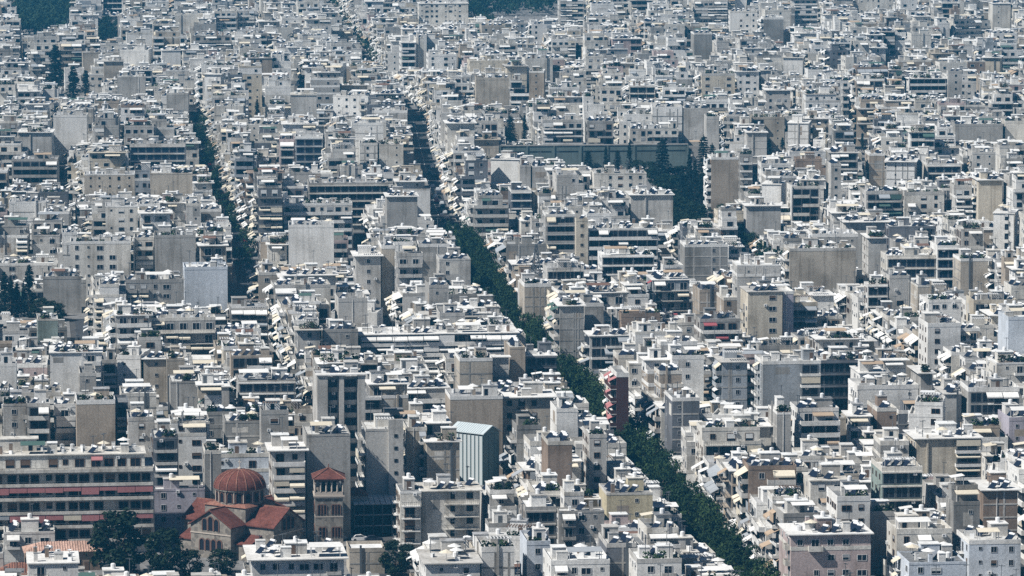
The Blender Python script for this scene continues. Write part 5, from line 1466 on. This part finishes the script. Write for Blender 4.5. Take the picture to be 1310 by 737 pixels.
# ------------------------------------------------------------------ bell tower
bx, by = at_height(400, 612, 17.2)
bt = Thing('bell_tower', (bx + 3.4, by + 3.6, 0), R(4))
tag(bt.root, 'square stone bell tower with an open arcade and a red pyramid roof', 'tower')
hw = 3.1
m = MB(); m.box(-hw, hw, -hw, hw, 0, 12.9); bt.emit('shaft', m.t(), ['church_stone'])
m = MB(); m.box(-hw - .35, hw + .35, -hw - .35, hw + .35, 12.9, 13.3); m.box(-hw - .15, hw + .15, -hw - .15, hw + .15, 12.55, 12.895); bt.emit('cornice', m.t(), ['church_trim'])
m = MB(); m.box(-hw + .9, hw - .9, -hw + .9, hw - .9, 13.3, 16.9); bt.emit('bell_chamber', m.t(), ['pane_dark'])
m = MB()
for s in (-1, 1):
    m.box(-hw, hw, s * hw - .12, s * hw + .12, 13.3, 14.05); m.box(s * hw - .12, s * hw + .12, -hw + .13, hw - .13, 13.3, 14.05)
bt.emit('balustrade', m.t(), ['church_trim'])
m = MB(); m.tube((0, 0, 14.05), (0, 0, 16.0), .2, 8); m.box(-.27, .27, -.27, .27, 15.95, 16.2); ct = m.t()
n = 5
for k in range(n + 1):
    p = -hw + 2 * hw * k / n
    for q in ((p, -hw), (p, hw)): bt.emit('arcade_column', ct, ['church_trim'], (q[0], q[1], 0))
    if 0 < k < n:
        for q in ((-hw, p), (hw, p)): bt.emit('arcade_column', ct, ['church_trim'], (q[0], q[1], 0))
m = MB(); seg = 2 * hw / n
for k in range(n):
    c = -hw + seg * (k + .5); r0 = seg / 2 - .2
    for j in range(6):
        a0, a1 = math.pi * j / 6, math.pi * (j + 1) / 6
        x0, z0, x1, z1 = c - r0 * math.cos(a0), 16.2 + r0 * math.sin(a0) * .8, c - r0 * math.cos(a1), 16.2 + r0 * math.sin(a1) * .8
        for yy in (-hw - .15, hw - .15):
            m.hexa([(x0, yy, z0), (x1, yy, z1), (x1, yy + .3, z1), (x0, yy + .3, z0), (x0, yy, 17.0), (x1, yy, 17.0), (x1, yy + .3, 17.0), (x0, yy + .3, 17.0)])
            m.hexa([(yy, x1, z1), (yy, x0, z0), (yy + .3, x0, z0), (yy + .3, x1, z1), (yy, x1, 17.0), (yy, x0, 17.0), (yy + .3, x0, 17.0), (yy + .3, x1, 17.0)])
for p in [-hw + seg * k for k in range(n + 1)]:
    for yy in (-hw - .14, hw - .16): m.box(p - .2, p + .2, yy, yy + .3, 16.2, 17.0)
    if abs(p) < hw - .1:
        for yy in (-hw - .14, hw - .16): m.box(yy, yy + .3, p - .2, p + .2, 16.2, 17.0)
bt.emit('arcade_arches', m.t(), ['church_brick'])
m = MB(); e = hw + .65
m.poly([(-e, -e, 17.0), (e, -e, 17.0), (0, 0, 19.0)]); m.poly([(e, -e, 17.0), (e, e, 17.0), (0, 0, 19.0)]); m.poly([(e, e, 17.0), (-e, e, 17.0), (0, 0, 19.0)]); m.poly([(-e, e, 17.0), (-e, -e, 17.0), (0, 0, 19.0)])
m.poly([(-e, e, 17.0), (e, e, 17.0), (e, -e, 17.0), (-e, -e, 17.0)])
roof = bt.emit('pyramid_roof', m.t(), ['roof_red'])
m = MB()
for sx_, sy_ in ((-1, -1), (1, -1), (1, 1), (-1, 1)): m.tube((sx_ * e, sy_ * e, 17.05), (0, 0, 19.08), .13, 6)
m.tube((0, 0, 19), (0, 0, 19.9), .12, 6); mobj('hip_tiles', mesh_from('hip_tiles', [(m.t(), ['roof_terracotta'], I4)]), roof)
for zz in (9.0, 3.9):
    for xc in (-1.55, 1.55):
        for o in (-.62, 0, .62) if zz > 5 or xc > 0 else (-.4, .4):
            bt.emit('belfry_window', arch_t(.5, 2.1), ['pane_dark', 'church_brick'], (xc + o, -hw, zz))
            bt.emit('belfry_window', arch_t(.5, 2.1), ['pane_dark', 'church_brick'], (-hw, -(xc + o), zz), rz=-math.pi / 2)
m = MB(); m.box(-hw - .06, hw + .06, -hw - .06, hw + .06, 8.3, 8.55); bt.emit('string_course', m.t(), ['church_trim'])

# ------------------------------------------------------------------ metal hall
hx, hy = at_height(618, 556, 14.0)
hall = Thing('metal_hall', (hx, hy, 0), R(-38))      # the origin is the nearest corner
tag(hall.root, 'pale metal-roofed hall with ribbed panel walls and a dark teal end', 'hall')
LW, DW, HH = 6.2, 9.8, 14.0                         # -x along the panelled front, +y along the dark end
m = MB(); m.box(-DW, 0, 0, LW, 0, HH); hall.emit('wall', m.t(), ['teal_panel'])
m = MB(); m.box(-.5, .5, -.12, 0, 0, 1); pt = m.t()
npan = 8
for k in range(npan):
    wpan = DW / npan
    hall.emit('wall_panel', pt, ['pale_panel'], (-DW + wpan * (k + .5), -.01, .2), (wpan - .28, 1, HH - .6))
for k in range(npan + 1):
    hall.emit('mullion', TBOX, ['teal_panel'], (-DW * k / npan, -.12, 0), (.2, .3, HH - .2))
m = MB(); o = .5
m.hexa([(-DW - o, -o, HH), (o, -o, HH), (o, LW / 2, HH + 1.7), (-DW - o, LW / 2, HH + 1.7), (-DW - o, -o, HH + .22), (o, -o, HH + .22), (o, LW / 2, HH + 1.92), (-DW - o, LW / 2, HH + 1.92)])
m.hexa([(-DW - o, LW / 2 + .01, HH + 1.7), (o, LW / 2 + .01, HH + 1.7), (o, LW + o, HH), (-DW - o, LW + o, HH), (-DW - o, LW / 2 + .01, HH + 1.92), (o, LW / 2 + .01, HH + 1.92), (o, LW + o, HH + .22), (-DW - o, LW + o, HH + .22)])
hr = hall.emit('roof', m.t(), ['metal_roof'])
m = MB()
for k in range(1, 14):
    x = -DW + DW * k / 14; s = 1.7 / (LW / 2 + o)
    m.hexa([(x - .05, -o, HH + .22), (x + .05, -o, HH + .22), (x + .05, LW / 2, HH + 1.92), (x - .05, LW / 2, HH + 1.92), (x - .05, -o, HH + .30), (x + .05, -o, HH + .30), (x + .05, LW / 2, HH + 2.0), (x - .05, LW / 2, HH + 2.0)])
mobj('roof_seams', mesh_from('roof_seams', [(m.t(), ['metal_roof'], I4)]), hr)
m = MB(); m.poly([(.01, 0, HH), (.01, LW, HH), (.01, LW / 2, HH + 1.68)]); hall.emit('gable_panel', m.t(), ['teal_panel'])
for k in range(3): hall.emit('ribbed_panel', TBOX, ['teal_panel'], (.06, LW * (k + .5) / 3, .2), (.12, LW / 3 - .2, HH - .5))

# ------------------------------------------------------------------ dark pavilion with the slatted white roof
px_, py_ = at_height(450, 645, 7.6)
pav = Thing('pavilion', (px_ + 5.4, py_ + 5.5, 0), R(6))
tag(pav.root, 'dark open pavilion with a white panelled roof beside the bell tower', 'pavilion')
m = MB(); m.box(-5.2, 5.4, -3.6, 4.2, 0, 7.3); pav.emit('wall', m.t(), ['pane_dark'])
m = MB(); m.box(-.12, .12, -.12, .12, 0, 7.3); pt2 = m.t()
for k in range(6):
    for yy in (-4.6, 4.6): pav.emit('post', pt2, ['metal'], (-5.3 + 10.7 * k / 5, yy, 0))
for z in (2.4, 4.9): pav.emit('floor_edge', TBOX, ['metal_light'], (.05, -4.2, z), (10.9, 1.0, .14))
m = MB(); m.hexa([(-.55, -4.9, 7.4), (.55, -4.9, 7.4), (.55, 4.9, 8.0), (-.55, 4.9, 8.0), (-.55, -4.9, 7.52), (.55, -4.9, 7.52), (.55, 4.9, 8.12), (-.55, 4.9, 8.12)]); sl = m.t()
for k in range(9): pav.emit('roof_panel', sl, ['roof_white'], (-4.9 + 1.24 * k, 0, 0))

# ------------------------------------------------------------------ low tiled houses
def tile_house(px, py, h, w, d, yaw, wall, roofm, label, rise=1.7):
    x, y = at_height(px, py, h)
    t = Thing('tiled_house', (x + w / 2, y + d / 2, 0), yaw); tag(t.root, label, 'house')
    t.emit('wall', TBOX, [wall], (0, 0, 0), (w, d, h))
    m = MB(); a, b = w / 2 + .5, d / 2 + .5; rr = max(.2, a - b * .9)
    A, Bq, C, D = (-a, -b, h), (a, -b, h), (a, b, h), (-a, b, h); E, F = (-rr, 0, h + rise), (rr, 0, h + rise)
    m.poly([A, Bq, F, E]); m.poly([Bq, C, F]); m.poly([C, D, E, F]); m.poly([D, A, E]); m.poly([D, C, Bq, A])
    r = t.emit('roof', m.t(), [roofm])
    m = MB(); nn = int(2 * a / .55)                       # rows of cover tiles down the near slope
    for k in range(1, nn):
        x0 = -a + 2 * a * k / nn; tt = 1.0
        if x0 < -rr: tt = (x0 + a) / (a - rr)
        elif x0 > rr: tt = (a - x0) / (a - rr)
        m.tube((x0, -b, h + .05), (x0, -b + b * tt, h + rise * tt + .05), .11, 4)
    mobj('cover_tiles', mesh_from('cover_tiles', [(m.t(), [roofm], I4)]), r)
    nb_ = max(1, int(w / 3.2))
    for k in range(nb_): t.emit('window', TWIN, ['pane', 'shutter_brown'], (-w / 2 + w * (k + .5) / nb_, -d / 2, 1.2), (1.0, 1, 1.4))
    t.emit('door', TBOX, ['shutter_brown'], (w * .3, -d / 2 - .03, 0), (1.0, .08, 2.1))
    return t
tile_house(30, 706, 4.4, 16.5, 7.5, R(9), 'wall_brown', 'roof_pinktile', 'low old house with a sagging pink tiled roof below the red-awninged block')
tile_house(-4, 733, 5.0, 8.5, 6.5, R(6), 'wall_tan', 'roof_terracotta', 'small house with a brown tiled roof in the corner by the white flat roof')
tile_house(438, 634, 9.0, 5.0, 9.0, R(6), 'wall_pale_grey', 'roof_terracotta', 'narrow grey house with a red tiled roof behind the bell tower', 1.2)

# ------------------------------------------------------------------ lattice mast on a roof
lx, ly = at_height(686, 355, 17.5)
mast = Thing('lattice_mast', (lx, ly, 16.0), R(12)); tag(mast.root, 'dark steel lattice mast rising over the roofs beside the avenue', 'mast')
H = 11.5
m = MB()
for sx_, sy_ in ((-1, -1), (1, -1), (1, 1), (-1, 1)): m.tube((sx_ * 1.6, sy_ * 1.6, 0), (sx_ * .25, sy_ * .25, H), .12, 4)
mast.emit('leg_frame', m.t(), ['metal'])
for j in range(6):
    z0, z1 = H * j / 6, H * (j + 1) / 6; a0, a1 = 1.6 - 1.35 * j / 6, 1.6 - 1.35 * (j + 1) / 6
    m = MB()
    for k in range(4):
        c0, c1 = [((-1, -1), (1, -1), (1, 1), (-1, 1))[(k + q) % 4] for q in (0, 1)]
        m.tube((c0[0] * a0, c0[1] * a0, z0), (c1[0] * a1, c1[1] * a1, z1), .07, 4); m.tube((c1[0] * a0, c1[1] * a0, z0), (c0[0] * a1, c0[1] * a1, z1), .07, 4); m.tube((c0[0] * a1, c0[1] * a1, z1), (c1[0] * a1, c1[1] * a1, z1), .07, 4)
    mast.emit('brace', m.t(), ['metal'])
m = MB(); m.tube((0, 0, H), (0, 0, H + 3), .08, 5); mast.emit('aerial', m.t(), ['metal'])
m = MB(); m.box(-4, 4, -4, 4, 0, 16.0)
# the roof that carries it
pb = Thing('mast_building', (lx, ly, 0), R(11)); tag(pb.root, 'grey flat-roofed building that carries the dark lattice mast', 'building')
pb.emit('wall', TBOX, ['wall_pale_grey'], (0, 0, 0), (9.5, 9.0, 15.9)); pb.emit('roof', TBOX, ['roof_light'], (0, 0, 15.9), (9.3, 8.8, .09)); pb.emit('parapet', t_parapet(9.5, 9, .5), ['wall_off_white'], (0, 0, 15.85))
for k in range(3): pb.emit('window', TWIN, ['pane', 'frame_white'], (-3 + 3 * k, -4.5, 12.3), (1.3, 1, 1.4))

# ------------------------------------------------------------------ long retaining wall
wx0, wy0 = at_height(640, 188, 9.0); wx1, wy1 = at_height(880, 184, 9.6)
ang = math.atan2(wy1 - wy0, wx1 - wx0); LL = math.hypot(wx1 - wx0, wy1 - wy0)
rwall = Thing('retaining_wall', (wx0, wy0, 0), ang); tag(rwall.root, 'long green-grey retaining wall with a slot line and dark trees before it', 'wall')
rwall.emit('wall', TBOX, ['retaining'], (LL / 2, .8, 0), (LL, 1.6, 9.2))
rwall.emit('coping', TBOX, ['wall_concrete'], (LL / 2, .8, 9.2), (LL + .3, 2.0, .35))
nbay = 7
for k in range(nbay + 1): rwall.emit('pilaster', TBOX, ['retaining'], (LL * k / nbay, -.12, 0), (.6, .3, 9.19))
for k in range(nbay): rwall.emit('slot', TBOX, ['pane_dark'], (LL * (k + .5) / nbay, -.01, 6.6), (LL / nbay - 2.2, .06, .5))

# ------------------------------------------------------------------ cars
def car_templates():
    b, g, w = MB(), MB(), MB()
    def loft(m, secs, slot=0):
        for (x0, w0, za, zb), (x1, w1, zc, zd) in zip(secs[:-1], secs[1:]):
            m.hexa([(x0, -w0, za), (x1, -w1, zc), (x1, w1, zc), (x0, w0, za), (x0, -w0, zb), (x1, -w1, zd), (x1, w1, zd), (x0, w0, zb)], slot)
    loft(b, [(-2.1, .72, .35, .7), (-1.95, .82, .25, .88), (-1.0, .86, .22, .95), (.9, .86, .22, .95), (1.9, .82, .25, .78), (2.1, .7, .35, .62)])
    loft(b, [(-1.55, .66, .94, 1.0), (-1.05, .64, .94, 1.42), (.2, .64, .94, 1.44), (.95, .66, .94, .98)])
    loft(g, [(-1.5, .68, .96, 1.0), (-1.05, .66, .96, 1.36), (.2, .66, .96, 1.37), (.88, .68, .96, .99)])
    w.tube((0, -.1, 0), (0, .1, 0), .32, 10)
    return b.t(), g.t(), w.t()
CB, CG, CWH = car_templates()
def car(x, y, rz, paint, label, group='cars parked and driving in the streets'):
    t = Thing('parked_car', (x, y, .03), rz); tag(t.root, label, 'car', group)
    t.emit('body', CB, [paint]); t.emit('window_glass', CG, ['pane'], (0, 0, .03))
    for sx_ in (-1.3, 1.3):
        for sy_ in (-.78, .78): t.emit('wheel', CWH, ['tyre'], (sx_, sy_, .32))
for px, py, rz, p, lab in ((443, 690, R(8), 'car_silver', 'silver car parked by the foot of the bell tower'), (461, 692, R(8), 'car_white', 'white car parked beside the silver one near the pavilion'), (478, 693, R(10), 'car_dark', 'dark car parked in front of the pavilion')):
    x, y = at_height(px, py, 0); car(x, y, rz, p, lab)
rc = random.Random(3)
CARS = [('car_white', 'white'), ('car_silver', 'silver'), ('car_dark', 'black'), ('car_red', 'red')]
seen = {}
for v, u0, u1, st, place in ((-75, 960, 1330, 13, 'narrow shaded street'), (0, 1030, 1180, 7, 'open end of the avenue')):
    u = u0 * YS
    while u < u1 * YS:
        p, cn = rc.choice(CARS); k = (cn, place)
        vv = v + rc.choice([-2.4, 2.4, .9]); x, y = uv(u, vv)
        car(x, y, math.pi / 2 + local_yaw(u), p, f'tiny {cn} car in the {place}')
        u += st * rc.uniform(1.0, 2.2)

# ------------------------------------------------------------------ haze: one closed box round the camera and everything built
hz = MB(); hz.box(-2700, 2700, -60, 6500, -1.2, CAM_H + 6)
ho = mobj('haze', mesh_from('haze', [(hz.t(), ['pane'], I4)]))
hm = bpy.data.materials.new('haze_air'); hm.use_nodes = True
nt = hm.node_tree; nt.nodes.remove(nt.nodes['Principled BSDF'])
vol = nt.nodes.new('ShaderNodeVolumePrincipled')
vol.inputs['Color'].default_value = (*HAZE_COLOR, 1)
vol.inputs['Density'].default_value = HAZE_DENSITY
vol.inputs['Anisotropy'].default_value = 0.0
nt.links.new(vol.outputs[0], nt.nodes['Material Output'].inputs['Volume'])
ho.data.materials.clear(); ho.data.materials.append(hm)
ho['kind'] = 'stuff'; ho['label'] = 'thin blue summer haze over the whole city'; ho['category'] = 'haze'

if __name__ == '__main__': print('TRIS mass', sum(int((t.total - 2).sum()) for t, m, M in MASS), 'objs', len(bpy.data.objects))
